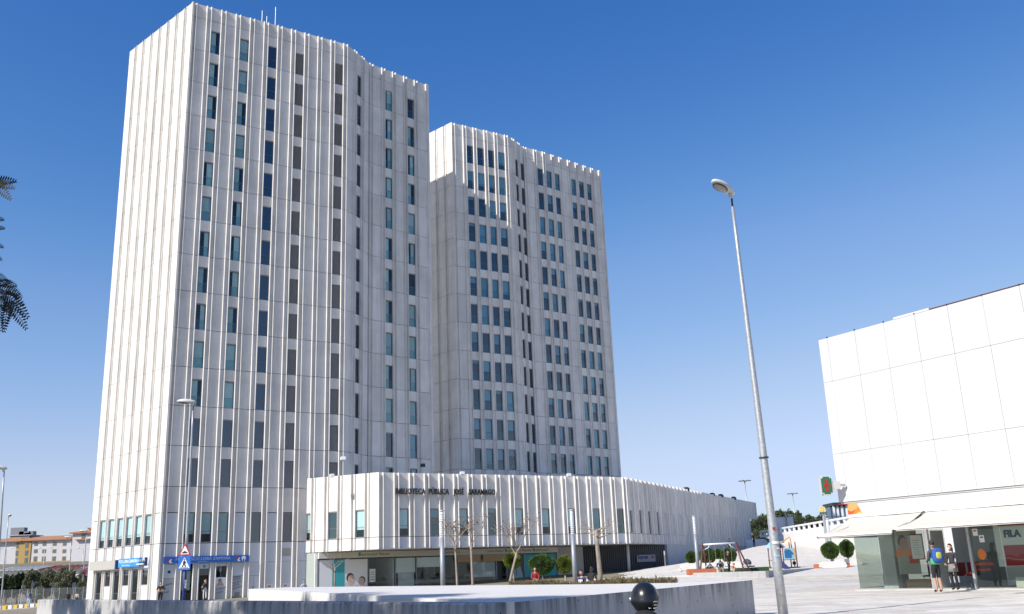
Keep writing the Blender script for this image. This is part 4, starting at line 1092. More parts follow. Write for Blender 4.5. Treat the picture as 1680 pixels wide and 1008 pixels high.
# playground kerb wall
c1 = atz(1138, 953, .45); c2 = atz(1257, 951, .45); c3 = atz(1402, 938, .45)
face_strip("playground_kerb", Vector((c1.x, c1.y, 0)), Vector((c2.x, c2.y, 0)), .2, 1.02, .3, M_CURB, "low concrete kerb wall in front of the swing", "kerb wall", [4])
face_strip("playground_kerb", Vector((c2.x, c2.y, 0)), Vector((c3.x, c3.y, 0)), .2, 1.02, .3, M_CURB, "low concrete kerb wall receding towards the pharmacy", "kerb wall", [8, 16, 24])
face_strip("paving_step", Vector((c1.x - 9, c1.y + 1.5, 0)), Vector((c1.x, c1.y + .1, 0)), .1, .84, .3, M_BLOCK, "pale low step leading up to the playground kerb", "step")
pgf = MB(); pgf.prism([(c1.x, c1.y + .4), (c2.x, c2.y + .45), (c3.x - .4, c3.y), (c3.x - 8, c3.y + 6), (c1.x - 1, c1.y + 14)], .2, .86); tag(pgf.build("playground_floor", M_PAVE), kind='structure')
# terrace wall along the ramp with white railing on top
w1 = atY(1287, 893, 141.5); w2 = atY(1331, 898, 128.6); dd = (Vector((w2.x, w2.y, 0)) - Vector((w1.x, w1.y, 0))); w3 = Vector((w1.x, w1.y, 0)) + dd.normalized() * 62
M_TERR = mat("terrace_render", (.66, .66, .66), .8, var=.05)
tw = empty("terrace_wall", (w1.x, w1.y, 3), 0, "tall pale retaining wall along the ramp, half in shade", "wall")
_tn = dd.normalized(); _tq = Vector((-_tn.y, _tn.x, 0))
if _tq.x < 0: _tq = -_tq
a_ = Vector((w1.x, w1.y, 0))
for k in range(5):
    p = a_ + _tn * (12.4 * k); q = a_ + _tn * (12.4 * k + 12.37)
    MB().prism([p, q, q + _tq * .4, p + _tq * .4], .2, 5.35).build("wall_section", M_TERR, tw, off=tw.location)
MB().prism([a_ + _tq * .5, w3 + _tq * .5, w3 + _tq * 22, a_ + _tq * 30 + Vector((0, 20, 0))], 4.6, 5.2).build("terrace_deck", M_PAVE, tw, off=tw.location)
rl = empty("white_railing", (w1.x, w1.y, 5.35), 0, "white railing with open bays on top of the ramp wall", "railing")
for k in range(26):
    p = a_ + _tn * (-14 + 2.4 * k) + _tq * .2
    MB().box(-.14, .14, -.14, .14, 0, .85).build("post", M_SIGNW, rl, loc=(p.x - w1.x, p.y - w1.y, 0), rz=math.atan2(_tn.y, _tn.x))
p = a_ + _tn * -14.2 + _tq * .2; q = a_ + _tn * 46 + _tq * .2
mb = MB(); mb.bar(p + Vector((0, 0, 6.25)), q + Vector((0, 0, 6.25)), .35, .22); mb.build("top_rail", M_SIGNW, rl, off=rl.location)
mb = MB(); mb.bar(p + Vector((0, 0, 5.5)), q + Vector((0, 0, 5.5)), .35, .3); mb.build("bottom_rail", M_SIGNW, rl, off=rl.location)
# top edge of the ramp: low white wall
e1 = atY(1233, 882, 147); e2 = atY(1290, 878.5, 147)
face_strip("ramp_edge_wall", Vector((e1.x - 2, 147.5, 0)), Vector((e2.x + 3, 147.5, 0)), 3.6, 4.95, .4, M_SIGNW, "low white wall across the top of the ramp", "wall")

# ------------------------------------------------------------------ street lamps
_lamp = {}
def lamp_meshes():
    if _lamp: return _lamp
    def egg(p):
        q = p.copy(); 
        if q.z < 0: q.z *= .62
        w = 1.0 - .22 * max(0, q.y); q.x *= w
        return q
    mb = MB(); mb.ell((0, -.38, .05), (.20, .52, .16), 20, 12, fn=egg); mb.tube([(0, -.02, -.16), (0, -.04, .02)], [.06, .08], 10)
    _lamp['head'] = mb.mesh("lamp_head", M_LAMPW, True)
    mb = MB(); mb.ell((0, -.52, -.035), (.145, .27, .055), 18, 8); _lamp['lens'] = mb.mesh("lens", mat("lens_grey", (.36, .36, .33), .15), True)
    mb = MB(); n = 20; pts = [(.155 * math.cos(2 * math.pi * i / n), -.52 + .285 * math.sin(2 * math.pi * i / n), -.03) for i in range(n + 1)]; mb.tube(pts, .018, 6); _lamp['rim'] = mb.mesh("lens_rim", M_DARKST, True)
    return _lamp
def street_lamp(base, top, rz, label, r0=.11, r1=.04, tilt=0.0, collar=.0, group="street lamps", blue=0.0, stickers=False, scale=1.0):
    base = Vector(base); top = Vector(top)
    e = empty("street_lamp", base, 0, label, "street lamp", group)
    L = lamp_meshes(); v = top - base; n = 8
    if blue:
        k = blue / v.length; MB().tube([(0, 0, 0), v * k], [r0, r0 + (r1 - r0) * k], 12).build("painted_pole_base", M_NAVY, e, True); st = k
    else: st = 0
    mb = MB(); mb.tube([v * (st + (1 - st) * i / n) for i in range(n + 1)], [r0 + (r1 - r0) * (st + (1 - st) * i / n) for i in range(n + 1)], 16); mb.build("pole", M_GALV, e, True)
    MB().tube([v, v + Vector((0, 0, .30 * scale))], r1 * .62, 10).build("spigot", M_DARKST, e, True)
    MB().lathe([(r0 * 2.1, 0), (r0 * 2.1, .03), (r0 * 1.3, .05)], 12).build("base_plate", M_GALV, e)
    h = put("lamp_head", L['head'], e, v + Vector((0, 0, .42 * scale)), rot=(tilt, 0, rz)); h.scale = (scale,) * 3
    put("lens", L['lens'], h); put("lens_rim", L['rim'], h)
    if collar:
        mb = MB(); mb.tube([v * collar, v * (collar + .003)], r0 * 1.02, 14); mb.build("clamp", M_DARKST, e, True)
    return e
zb = .34
lt = atY(1200, 322, 24.0)
big = street_lamp((6.24, 24.0, zb), (lt.x, lt.y, lt.z - .30), R(-52), "tall galvanised street lamp close by on the right against the sky", .12, .04, R(-14), .36, scale=.86)
def sticker(e, z, w, h, m, name="sticker", dx=0.0):
    t = z / 10.6; r = .135 + (.045 - .135) * t + .004
    mb = MB(); n = 5; x0 = (lt.x - 6.24) * t
    for i in range(n):
        a0 = R(-90 + dx) + (i / n - .5) * w / r; a1 = R(-90 + dx) + ((i + 1) / n - .5) * w / r
        mb.quad((x0 + r * math.cos(a0), r * math.sin(a0), z), (x0 + r * math.cos(a1), r * math.sin(a1), z), (x0 + r * math.cos(a1), r * math.sin(a1), z + h), (x0 + r * math.cos(a0), r * math.sin(a0), z + h))
    mb.build(name, m, e)
sticker(big, 2.05, .07, .065, M_RED); sticker(big, 1.72, .16, .06, M_SIGNW); sticker(big, 1.6, .08, .03, M_SIGNW, dx=20); sticker(big, 1.42, .13, .03, mat("pale_blue_sticker", (.35, .55, .62), .6)); sticker(big, 1.1, .05, .05, mat("yellow_dirt", (.45, .38, .12), .7), "paint_spot", 25)
ltl = atY(317, 668, 52.0)
street_lamp((-17.85, 52, -.2), (ltl.x, 52, ltl.z - .2), R(-80), "slim street lamp with blue painted foot in front of the nearest tower", .10, .045, R(-4), blue=3.3)
for (hx, hy, bx, by, Y, lab, kw) in ((14, 850, 2, 986, 135, "street lamp at the far left edge in front of the yellow building", {}), (117, 885, 112, 985, 150, "far street lamp in front of the olive trees", {}), (142, 875, 134, 985, 142, "far street lamp right beside the nearest tower", {}), (7, 775, -6, 986, 62, "nearer street lamp leaning over the left edge of the picture", {})):
    t = atY(hx, hy, Y); b = atY(bx, by, Y); b.z = min(b.z, -.2)
    street_lamp(b, (t.x, Y, t.z - .3), R(-75 if hx != 14 else 40), lab, .11, .05, R(-8), scale=1.15)
for k, (hx, hy, by, Y, w) in enumerate(((73.5, 900, 940, 235, 9), (137, 900, 935, 235, 8), (11, 901, 938, 235, 9))):
    t = atY(hx, hy, Y); b = atY(hx - 2, by, Y)
    e = empty("double_street_lamp", b, 0, ("distant double-armed street lamp in front of the yellow building's middle", "distant double-armed street lamp beside the nearest tower's edge", "distant double-armed street lamp at the far left")[k], "street lamp", "double street lamps")
    v = Vector((t.x - b.x, 0, t.z - b.z)); MB().tube([(0, 0, -3), v], [.1, .06], 8).build("pole", M_GALV, e, True)
    MB().tube([v + Vector((-1.1, 0, .1)), v, v + Vector((1.1, 0, .1))], .045, 6).build("arm", M_GALV, e)
    for s_ in (-1, 1):
        h = put("lamp_head", lamp_meshes()['head'], e, v + Vector((s_ * 1.0, 0, .12)), rot=(0, 0, R(90 * s_))); h.scale = (.9,) * 3
# traffic signs on the slim lamp
def post_p(z): 
    t = (z + .2) / (ltl.z - .0); return Vector((-17.85 + (ltl.x + 17.85) * t, 52, z))
ts = empty("warning_sign", post_p(3.08) + Vector((0, -.14, 0)), R(-12), "red-edged triangular speed bump warning sign on the lamp post", "traffic sign")
def tri(s, z0, r=.06):
    h = s * .866; cs = [(-s / 2, z0), (s / 2, z0), (0, z0 + h)]; out = []
    for i, c in enumerate(cs):
        pv, nx = cs[i - 1], cs[(i + 1) % 3]
        for q in (pv, nx):
            d = math.hypot(q[0] - c[0], q[1] - c[1]); out.append((c[0] + (q[0] - c[0]) * r / d, c[1] + (q[1] - c[1]) * r / d))
    return out
MB().yprism(tri(.74, 0), -.02, 0).build("red_border", M_RED, ts); MB().yprism(tri(.52, .075, .03), -.026, -.021).build("white_field", M_SIGNW, ts)
MB().yprism([(-.18, .12), (.18, .12), (.18, .16), (.12, .17), (.07, .22), (0, .245), (-.07, .22), (-.12, .17), (-.18, .16)], -.032, -.027).build("bump_symbol", M_BLACK, ts)
MB().box(-.05, .05, 0, .12, .2, .3).build("clamp", M_GALV, ts)
cs_ = empty("crossing_sign", post_p(2.34) + Vector((0, -.14, 0)), R(-12), "blue square pedestrian crossing sign below the triangular one", "traffic sign")
MB().box(-.35, .35, -.02, 0, 0, .72).build("blue_plate", M_BLUE, cs_); MB().yprism(tri(.64, .10, .02), -.026, -.021).build("white_field", M_SIGNW, cs_)
wm = MB(); Y0, Y1 = -.032, -.027
wm.yprism([(-.03, .50), (.03, .50), (.035, .55), (0, .585), (-.035, .55)], Y0, Y1); wm.yprism([(-.07, .30), (.05, .28), (.07, .42), (.03, .49), (-.04, .48), (-.08, .40)], Y0, Y1)
wm.yprism([(-.06, .31), (-.14, .16), (-.08, .15), (.0, .29)], Y0, Y1); wm.yprism([(.0, .29), (.06, .15), (.12, .17), (.06, .31)], Y0, Y1); wm.yprism([(.04, .46), (.13, .36), (.11, .33), (.03, .40)], Y0, Y1)
wm.build("walker_symbol", M_BLACK, cs_)
for k in range(6): MB().yprism([(-.25 + k * .085, .115), (-.20 + k * .085, .115), (-.19 + k * .08, .15), (-.23 + k * .08, .15)], Y0, Y1).build("crossing_stripe", M_BLACK, cs_)
MB().box(-.05, .05, 0, .12, .3, .4).build("clamp", M_GALV, cs_)
put("lettering", textmesh("ZONA", .15, M_SIGNW, .002), bpy.data.objects[[o.name for o in bpy.data.objects if o.name.startswith("painted_pole_base")][0]], (.04, -.11, 2.05), rot=(R(90), R(90), 0))
# no-parking disc
npz = atY(138.8, 938, 141.5); ns = empty("no_parking_sign", npz, 0, "round red no-parking sign on the far lamp beside the tower", "traffic sign")
MB().tube([(0, -.03, 0), (0, 0, 0)], .38, 18).build("red_rim", M_RED, ns); MB().tube([(0, -.05, 0), (0, -.035, 0)], .27, 18).build("dark_disc", mat("dark_blue_disc", (.02, .02, .06), .5), ns)
mb = MB(); mb.bar((-.2, -.055, .2), (.2, -.055, -.2), .05, .08); mb.build("red_bar", M_RED, ns)
# far left sign posts
for k, (x, yt, yb, Y, blue) in enumerate(((35, 960, 996, 108, 1), (52.5, 953, 985, 128, 1), (88.5, 960, 984, 135, 0), (121, 956, 984, 135, 0))):
    t = atY(x, yt, Y); b = atY(x - 1.5, yb, Y)
    e = empty("sign_post", b, R(-62 if blue else 60), ("blue parking sign post nearest the yellow kerb", "blue parking sign post behind the man in blue", "grey sign post seen from behind, left of the walking couple", "grey sign post seen from behind, beside the walking couple")[k], "traffic sign", "far sign posts")
    h = t.z - b.z; MB().tube([(0, 0, -.3), (0, 0, h)], .04, 8).build("post", M_GALV, e)
    MB().box(-.25, .25, -.07, -.05, h - .8, h).build("plate", M_BLUE if blue else M_STEELP, e)
    if blue: MB().box(-.15, .15, -.078, -.071, h - .42, h - .12).build("white_symbol", M_SIGNW, e)
# slotted light columns on the square
def light_column(p, h, label):
    e = empty("light_column", p, 0, label, "light column", "slotted light columns")
    MB().tube([(0, 0, 0), (0, 0, h * .69)], .135, 16).build("column", M_STEELP, e, True)
    MB().tube([(0, 0, h * .69), (0, 0, h)], .10, 14).build("light_tube", mat("white_tube", (.75, .76, .77), .4), e, True)
    for k in range(11): MB().tube([(0, 0, h * .70 + k * h * .026), (0, 0, h * .70 + k * h * .026 + .035)], .138, 14).build("ring", M_SIGNW, e, True)
    MB().tube([(0, 0, h), (0, 0, h + .06)], .15, 14).build("cap", M_LAMPW, e, True)
    MB().tube([(0, 0, 0), (0, 0, .04)], .24, 12).build("base_plate", M_GALV, e)
for (x, yt, Y, lab) in ((724.5, 839, 56, "slotted light column in front of the health centre's dark glass"), (937.5, 838, 60, "slotted light column in front of the dark garage"), (1138, 848, 78, "slotted light column behind the swing")):
    t = atY(x, yt, Y); light_column((t.x, Y, gz(t.x, Y)), t.z - gz(t.x, Y), lab)
t = atY(1359, 868, 82); light_column((t.x, 82, .9), 4.0, "light column behind the pharmacy's side awning")

# ------------------------------------------------------------------ trees
def bare_tree(base, h, label, seed, spread=1.0, trunk=.07, lean=(0, 0), split=.55, leaves=0, gen=5, bark=None, pruned=False):
    r = random.Random(seed); e = empty("bare_tree", base, 0, label, "tree", "bare young trees"); bark = bark or M_BARKP
    lx, ly = lean; hs = h * split
    MB().tube([(0, 0, -.2), (lx * .3, ly * .3, hs * .4), (lx * .7, ly * .7, hs * .75), (lx, ly, hs)], [trunk * 1.2, trunk, trunk * .85, trunk * .72], 10).build("trunk", bark, e, True)
    tips = []; crown = MB()
    def grow(p, d, l, rad, g):
        q = p + d * l * .5 + Vector((r.uniform(-.06, .06), r.uniform(-.06, .06), 0)) * l; s = p + d * l
        crown.tube([p, q, s], [rad, rad * .8, rad * .6], 6 if g > 2 else 4)
        tips.append((s, d))
        if g == 0: return
        for k in range(2 if g < 4 else 3):
            nd = (d + Vector((r.uniform(-1, 1), r.uniform(-1, 1), r.uniform(-.25, .7))) * .62 * spread).normalized()
            grow(s if k else q.lerp(s, .7), nd, l * r.uniform(.6, .85), rad * .6, g - 1)
    top = Vector((lx, ly, hs))
    for k in range(4 if not pruned else 5):
        a = k * 2 * math.pi / 4 + r.uniform(-.4, .4); grow(top - Vector((0, 0, .1 * k)), Vector((math.cos(a) * .75 * spread, math.sin(a) * .75 * spread, 1.0 if not pruned else .35)).normalized(), (h - hs) * .38, trunk * .5, gen)
    crown.build("branches", bark, e)
    if leaves:
        pts = []
        for s, d in tips:
            if s.z > hs + (h - hs) * .25:
                for k in range(leaves): pts.append(tuple(s + Vector((r.gauss(0, .07), r.gauss(0, .07), r.gauss(-.03, .08)))))
        scatter_leaves("dry_leaves", pts, .10, M_DRYLEAF, e, seed=seed, ratio=1.8)
    return e
def tp(x, y, Y): return atY(x, y, Y)
for (x, yb, yt, Y, lab, kw) in (
    (549, 960, 895, 66, "small bare tree in front of the health centre's white poster", dict(spread=1.6, trunk=.06, split=.52, gen=3, seed=5)),
    (751, 966, 848, 54, "left of two slim trees with brown leaves before the glass front", dict(trunk=.065, split=.58, leaves=1, seed=8, gen=4, spread=.8, lean=(-.1, 0))),
    (776, 966, 842, 53, "right of two slim trees with brown leaves before the glass front", dict(trunk=.07, split=.56, leaves=1, seed=13, gen=4, spread=.8, lean=(-.05, 0))),
    (832, 962, 848, 50, "leaning slim tree with brown leaves before the teal board", dict(trunk=.075, split=.5, leaves=1, seed=21, lean=(.55, .1), gen=4, spread=.8)),
    (986, 953, 832, 52, "thicker pruned bare tree before the dark garage", dict(trunk=.13, split=.66, seed=31, lean=(-.12, 0), gen=3, spread=1.5, pruned=True))):
    b = atY(x, yb, Y); t = atY(x, yt, Y); b.z = gz(b.x, Y); kw['split'] = kw['split'] + .06; bare_tree((b.x, Y, b.z), t.z - b.z, lab, **kw)
# clipped ball trees in concrete tubs
def shell_pts(n, rad, rs, c=(0, 0, 0), inner=.75, lump=.10):
    d = rs.normal(size=(n, 3)); d /= np.linalg.norm(d, axis=1)[:, None]
    l = 1 + lump * (np.sin(d[:, 0] * 5 + 1) * np.sin(d[:, 1] * 4 + 2) + np.sin(d[:, 2] * 6) * .6)
    r = (inner + (1 - inner) * rs.rand(n) ** .6) * l
    return d * r[:, None] * np.array(rad)[None, :] + np.array(c)[None, :]
def ball_tree(p, rad, th_, label, m, seed, tub='bowl'):
    e = empty("ball_tree", p, 0, label, "clipped tree", "clipped ball trees"); rs = np.random.RandomState(seed)
    MB().tube([(0, 0, 0), (.03, 0, th_ * .5), (0, 0, th_ + rad[2] * .5)], [.075, .06, .05], 8).build("trunk", M_BARKP, e, True)
    scatter_leaves("crown", shell_pts(5200, rad, rs, (0, 0, th_ + rad[2]), .62, .06), .105, m, e, seed=seed, ratio=1.9)
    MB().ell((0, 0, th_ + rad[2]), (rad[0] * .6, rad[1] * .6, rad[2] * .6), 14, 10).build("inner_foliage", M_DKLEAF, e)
    # sculpted bench-like tub
    mb = MB(); prof = [(-.95, 0), (-1.05, .12), (-.95, .42), (-.55, .52), (.55, .52), (.95, .42), (1.05, .12), (.95, 0)]
    mb.yprism(prof, -.55, .55); mb.build("tub", M_BLOCK, e)
    return e
for k, (x, y, rx, ry, Y, lab, m) in enumerate((
    (841, 920, 14, 12.5, 56, "yellow-green ball tree nearest the doctor picture", M_BALLY), (889, 926, 21, 16, 63, "wide dark green ball tree in front of the teal board", M_BALL), (926, 926, 13, 14, 63, "yellow-green ball tree beside the concrete pier", M_BALLY),
    (1134, 914.5, 9, 9.5, 92, "ball tree left of the light column by the swing", M_BALL), (1161, 916, 14, 13, 88, "large ball tree behind the left swing chain", M_BALL), (1178, 911, 9.5, 9, 96, "small ball tree behind the middle of the swing", M_BALL), (1196, 913, 12.5, 12, 88, "ball tree behind the right half of the swing", M_BALL),
    (1362, 903, 14.5, 13.5, 80, "ball tree left of the pharmacy's glass corner", M_BALL), (1389, 900, 12, 14, 84, "ball tree half hidden behind the pharmacy's glass corner", M_BALL))):
    c = atY(x, y, Y); s = Y / 1555; zt_ = gz(c.x, Y) if k > 2 else .35
    rad = (rx * s, rx * s * .95, ry * s); t_ = c.z - rad[2] - zt_
    ball_tree((c.x, Y, zt_), rad, max(.4, t_), lab, m, 40 + k)
# foliage masses: each tree or shrub its own thing
def lobed_tree(name, p, rad, trunk_h, label, m, seed, n=5200, leaf=.34, lobes=9, group="", cat="tree"):
    e = empty(name, p, 0, label, cat, group); rs = np.random.RandomState(seed); pts = []
    cz = trunk_h + rad[2] * .8
    for k in range(lobes):
        a = rs.rand() * 6.28; q = rs.rand() ** .5 * .62; zz = rs.uniform(-.5, .75); c = (math.cos(a) * q * rad[0], math.sin(a) * q * rad[1], cz + zz * rad[2] * .8)
        rr = rs.uniform(.32, .5) * (1 - .3 * abs(zz)); pts.append(shell_pts(n // lobes, (rad[0] * rr, rad[1] * rr, rad[2] * rr * 1.05), rs, c, .45, .2))
    scatter_leaves("crown", np.concatenate(pts), leaf, m, e, seed=seed, ratio=1.7)
    mb = MB(); mb.tube([(0, 0, -1), (.1, 0, trunk_h * .6), (0, 0, cz)], [.22, .17, .08], 8)
    for k in range(4):
        a = rs.rand() * 6.28; mb.tube([(0, 0, trunk_h * .7), (math.cos(a) * rad[0] * .3, math.sin(a) * rad[1] * .3, cz), (math.cos(a) * rad[0] * .55, math.sin(a) * rad[1] * .55, cz + rad[2] * .3)], [.12, .07, .03], 6)
    mb.build("trunk", M_BARK, e); return e
hed = [(12, 947, 160, 24), (30, 942, 150, 20), (50, 938, 146, 26), (72, 938, 150, 26), (96, 934, 158, 26), (118, 938, 150, 22), (140, 936, 156, 20), (-10, 945, 155, 24), (62, 957, 138, 22), (104, 955, 138, 22), (134, 955, 140, 18)]
names = ["leftmost dark evergreen shrub under the white canopy", "dark evergreen shrub right of the leftmost one", "grey-green olive tree above the man in blue", "broad olive tree below the red roof's left end", "tallest olive tree below the middle of the red roof", "olive tree below the red roof's right end", "olive tree touching the nearest tower's edge", "dark evergreen shrub cut by the left picture edge", "low front olive shrub behind the blue sign post", "low front olive shrub behind the walking couple", "low front olive shrub beside the nearest tower"]
for k, (x, y, Y, w) in enumerate(hed):
    t = atY(x, y, Y); s = Y / 1555; b = hillz(t.x, Y); H_ = (t.z - b) * 1.12
    lobed_tree("olive_tree" if k not in (0, 1, 7) else "evergreen_shrub", (t.x, Y, b), (w * s * .78, w * s * .7, H_ * .50), H_ * .12, names[k], M_OLIVE if k not in (0, 1, 7) else M_DKLEAF, 60 + k, 5200, .30, 10, "trees behind the fence")
rt = [(1240, 851, 215, 20), (1262, 842, 225, 24), (1285, 836, 235, 26), (1310, 838, 240, 24), (1332, 843, 230, 22), (1348, 846, 250, 16), (1246, 868, 190, 14)]
rn = ["dark pine at the end of the library wing", "pine between the wing and the tall lamp post", "pine just right of the tall lamp post", "highest pine behind the white box", "pine left of the fast food sign", "pine below the fast food sign", "low bush beside the wing's far end"]
for k, (x, y, Y, w) in enumerate(rt):
    t = atY(x, y, Y); s = Y / 1555; b = hillz(t.x, Y); H_ = t.z - b
    lobed_tree("pine_tree", (t.x, Y, b), (w * s * .85, w * s * .7, H_ * .42), H_ * .28, rn[k], M_PINE, 90 + k, 4200, .46, 10, "trees beyond the ramp")
# tall street trees just outside the picture on the left: they shade the street wall
def street_tree(p, h, rad, label, seed, n=9000):
    e = empty("street_tree", p, 0, label, "tree", "tall street trees"); rs = np.random.RandomState(seed); r = random.Random(seed)
    pts = []
    for k in range(14):
        a = rs.rand() * 6.28; q = rs.rand() ** .5 * .75; zz = rs.uniform(-1, 1)
        c = (math.cos(a) * q * rad, math.sin(a) * q * rad, h - rad * .8 + zz * rad * .75); rr = rad * rs.uniform(.22, .38)
        pts.append(shell_pts(n // 14, (rr, rr, rr * .8), rs, c, .2, .25))
    scatter_leaves("crown", np.concatenate(pts), .30, M_FERN, e, seed=seed, ratio=3.2)
    mb = MB(); hh = h - rad * 1.5; mb.tube([(0, 0, -.3), (.15, .1, hh * .5), (0, 0, hh), (.1, 0, h - rad * .6)], [.24, .2, .16, .06], 10)
    for k in range(8):
        a = k * .8 + r.random(); mb.tube([(0, 0, hh * .9), (math.cos(a) * rad * .35, math.sin(a) * rad * .35, hh + rad * .5), (math.cos(a) * rad * .75, math.sin(a) * rad * .75, hh + rad * .9)], [.09, .06, .02], 6)
    mb.build("trunk", M_BARK, e); return e
_wd = (N_ - Al); 
for k, t in enumerate((.17, .27, .37, .47, .57, .67, .77, .86, .94, 1.02)):
    c = Al + _wd * t; hh = (15.0 if k < 6 else 20.0) + (k * 7 % 3) * 1.2; tt = (hh - 2.9 + 1.0) / math.tan(R(SUN_EL))
    street_tree((c.x - math.sin(R(SUN_AZ)) * tt, c.y - math.cos(R(SUN_AZ)) * tt, -.3), hh, 3.6 + .3 * (k % 2), "tall leafy street tree outside the picture that shades the street wall", 120 + k, 22000)
# the branch tips of a pinnate-leaved tree that hang into the picture
nt_ = empty("pinnate_tree", (-10.5, 9.0, -.1), 0, "feathery-leaved tree whose branch tips hang in at the left edge", "tree")
tw_ = MB(); lf = MB(); r = random.Random(77)
def frond(p, d, L, m=lf):
    p = Vector(p); d = Vector(d).normalized(); n = 13; side = d.cross(Vector((0, -1, .15))).normalized(); q = []
    for i in range(n + 1):
        t = i / n; q.append(p + d * L * t + Vector((0, 0, -.22 * L * t * t)))
    tw_.tube(q, .004, 4)
    for i in range(2, n + 1):
        l = L * .21 * math.sin(math.pi * min(1, (i + 1) / (n + 2)) ** .8) + .012
        for s_ in (-1, 1):
            a = q[i]; dd_ = (side * s_ + d * .35).normalized(); w = d * (L * .036)
            tipp = a + dd_ * l; nrm = Vector((0, -.2, .0)) * l
            m.add([a - w * .3, a + dd_ * l * .5 + w, tipp, a + dd_ * l * .5 - w], [(0, 1, 2, 3)])
def lp_(x, y, Y=10.0): return atY(x, y, Y)
for (x0, y0, x1, y1) in ((-30, 305, 27, 286), (-30, 300, 24, 298), (-22, 295, 18, 317), (-20, 300, 8, 296), (-14, 360, 7, 357), (-12, 376, 8, 371), (-14, 402, 6, 402), (-10, 420, 3, 424),
                         (-12, 470, 20, 456), (-16, 475, 32, 474), (-8, 480, 38, 490), (0, 478, 47, 508), (10, 492, 44, 528), (14, 488, 8, 534), (6, 480, -2, 520), (20, 490, 4, 533), (-14, 450, 12, 455), (-10, 490, 16, 505), (0, 500, 26, 512), (-8, 465, 28, 462), (8, 470, 36, 482)):
    Yv = 10 + r.uniform(-.6, .6); a, b = lp_(x0, y0, Yv), lp_(x1, y1, Yv); frond(a, b - a, (b - a).length)
for (x0, y0, x1, y1) in ((-60, 270, -22, 302), (-70, 350, -12, 376), (-70, 400, -8, 475), (-8, 475, 12, 490)):
    a, b = lp_(x0, y0), lp_(x1, y1); tw_.tube([a, a.lerp(b, .5) + Vector((0, 0, .05)), b], [.02, .014, .008], 6)
tr0 = Vector((-10.5, 9.0, -.1))
for q in (lp_(-60, 270), lp_(-70, 350), lp_(-70, 400)): tw_.tube([tr0 + Vector((0, 0, 3.2)), (tr0 + Vector((0, 0, 4.6))).lerp(q, .5), q], [.06, .04, .02], 6)
tw_.tube([tr0, tr0 + Vector((.1, 0, 2)), tr0 + Vector((0, .1, 4.5)), tr0 + Vector((-.3, .2, 7.5))], [.16, .13, .10, .05], 10)
tw_.build("trunk", M_BARK, nt_, off=nt_.location)
lf.build("leaves", M_FERN, nt_, off=nt_.location)
rs = np.random.RandomState(9); scatter_leaves("crown", shell_pts(3500, (2.4, 2.0, 1.8), rs, (-1.4, -.6, 8.0), .2, .25), .24, M_FERN, nt_, seed=9, ratio=3)

# ------------------------------------------------------------------ buildings far left
M_CREAM = mat("cream_render", (.56, .55, .56), .85, var=.04); M_OCHRE = mat("ochre_render", (.42, .28, .10), .85, var=.06); M_TILE = mat("terracotta_roof", (.42, .20, .10), .85, var=.25, vscale=1.5)
M_WINB = mat("far_window", (.10, .17, .22), .2)
HY = 350.0
def hxz(x, y, Y=HY): p = atY(x, y, Y); return p.x, p.z
HT = empty("ochre_hotel", atY(80, 934, HY), 0, "long cream and ochre building with terracotta roof on the hill", "building")
HO = HT.location
def hblock(x0, x1, ytop, ybot, depth, m, name="wall", dy=0.0):
    a, z1 = hxz(x0, ytop); b, _ = hxz(x1, ytop); z0 = hxz(x0, ybot)[1] - 4
    return MB().box(a, b, HY + dy, HY + dy + depth, z0, z1).build(name, m, HT, off=HO)
hblock(52.5, 125, 887, 930, 18, M_CREAM); hblock(33, 52.4, 887, 934, 18, M_OCHRE, dy=-.3); hblock(-20, 32.9, 890, 935, 18, M_CREAM, dy=.2); hblock(28, 32.9, 892, 935, .5, M_OCHRE, dy=-.1); hblock(52.5, 124, 922, 930, .4, M_OCHRE, "plinth_band", dy=-.4)
hblock(125.1, 165, 875, 935, 18, M_CREAM, dy=-2.5)
def hroof(x0, x1, ye, yr, d=10, dy=-1.0, hip=3.0):
    a, ze = hxz(x0, ye); b, _ = hxz(x1, ye); zr_ = hxz(x0, yr)[1]
    mb = MB(); mb.add([(a - 1, HY + dy, ze), (b + 1, HY + dy, ze), (b + 1, HY + 19, ze), (a - 1, HY + 19, ze), (a + hip, HY + d, zr_), (b - hip, HY + d, zr_), (a - 1, HY + dy, ze - .4), (b + 1, HY + dy, ze - .4), (b + 1, HY + 19, ze - .4), (a - 1, HY + 19, ze - .4)],
                    [(0, 1, 5, 4), (1, 2, 5), (2, 3, 4, 5), (3, 0, 4), (0, 6, 7, 1), (1, 7, 8, 2), (3, 9, 6, 0)]); mb.build("roof", M_TILE, HT, off=HO)
hroof(33, 125, 886.5, 879); hroof(-22, 33, 889, 881, 10, -1.2, 5); hroof(125, 166, 874.5, 864.5, 8, -3.5, 9)
def hwin(x, y, w, h, dy=0.0):
    a, z = hxz(x, y); s = HY / 1555; W, H_ = w * s, h * s
    f = MB(); f.box(a - W / 2 - .22, a + W / 2 + .22, HY + dy - .12, HY + dy - .003, z - H_ / 2 - .2, z + H_ / 2 + .2); f = f.build("window", M_OCHRE, HT, off=HO)
    MB().box(a - W / 2, a + W / 2, HY + dy - .2, HY + dy - .125, z - H_ / 2, z + H_ / 2).build("pane", M_WINB, f, off=HO)
for x in (59, 72.8, 89.6, 106, 119.4):
    for y, h in ((892.3, 4.2), (904.3, 4.2), (917.5, 7)): hwin(x - (y - 892) * .05, y, 4, h)
for y in (894.5, 907, 919): hwin(44.5 - (y - 892) * .05, y, 3.6, 7, -.3); hwin(29.5 - (y - 892) * .06, y + .5, 3.6, 7, -.1)
hwin(142, 880, 4.5, 7, -2.5); _a, _z = hxz(141, 885); MB().box(_a - 2.4, _a + 2.8, HY - 3.6, HY - 2.51, _z - .3, _z).build("balcony", M_TILE, HT, off=HO)
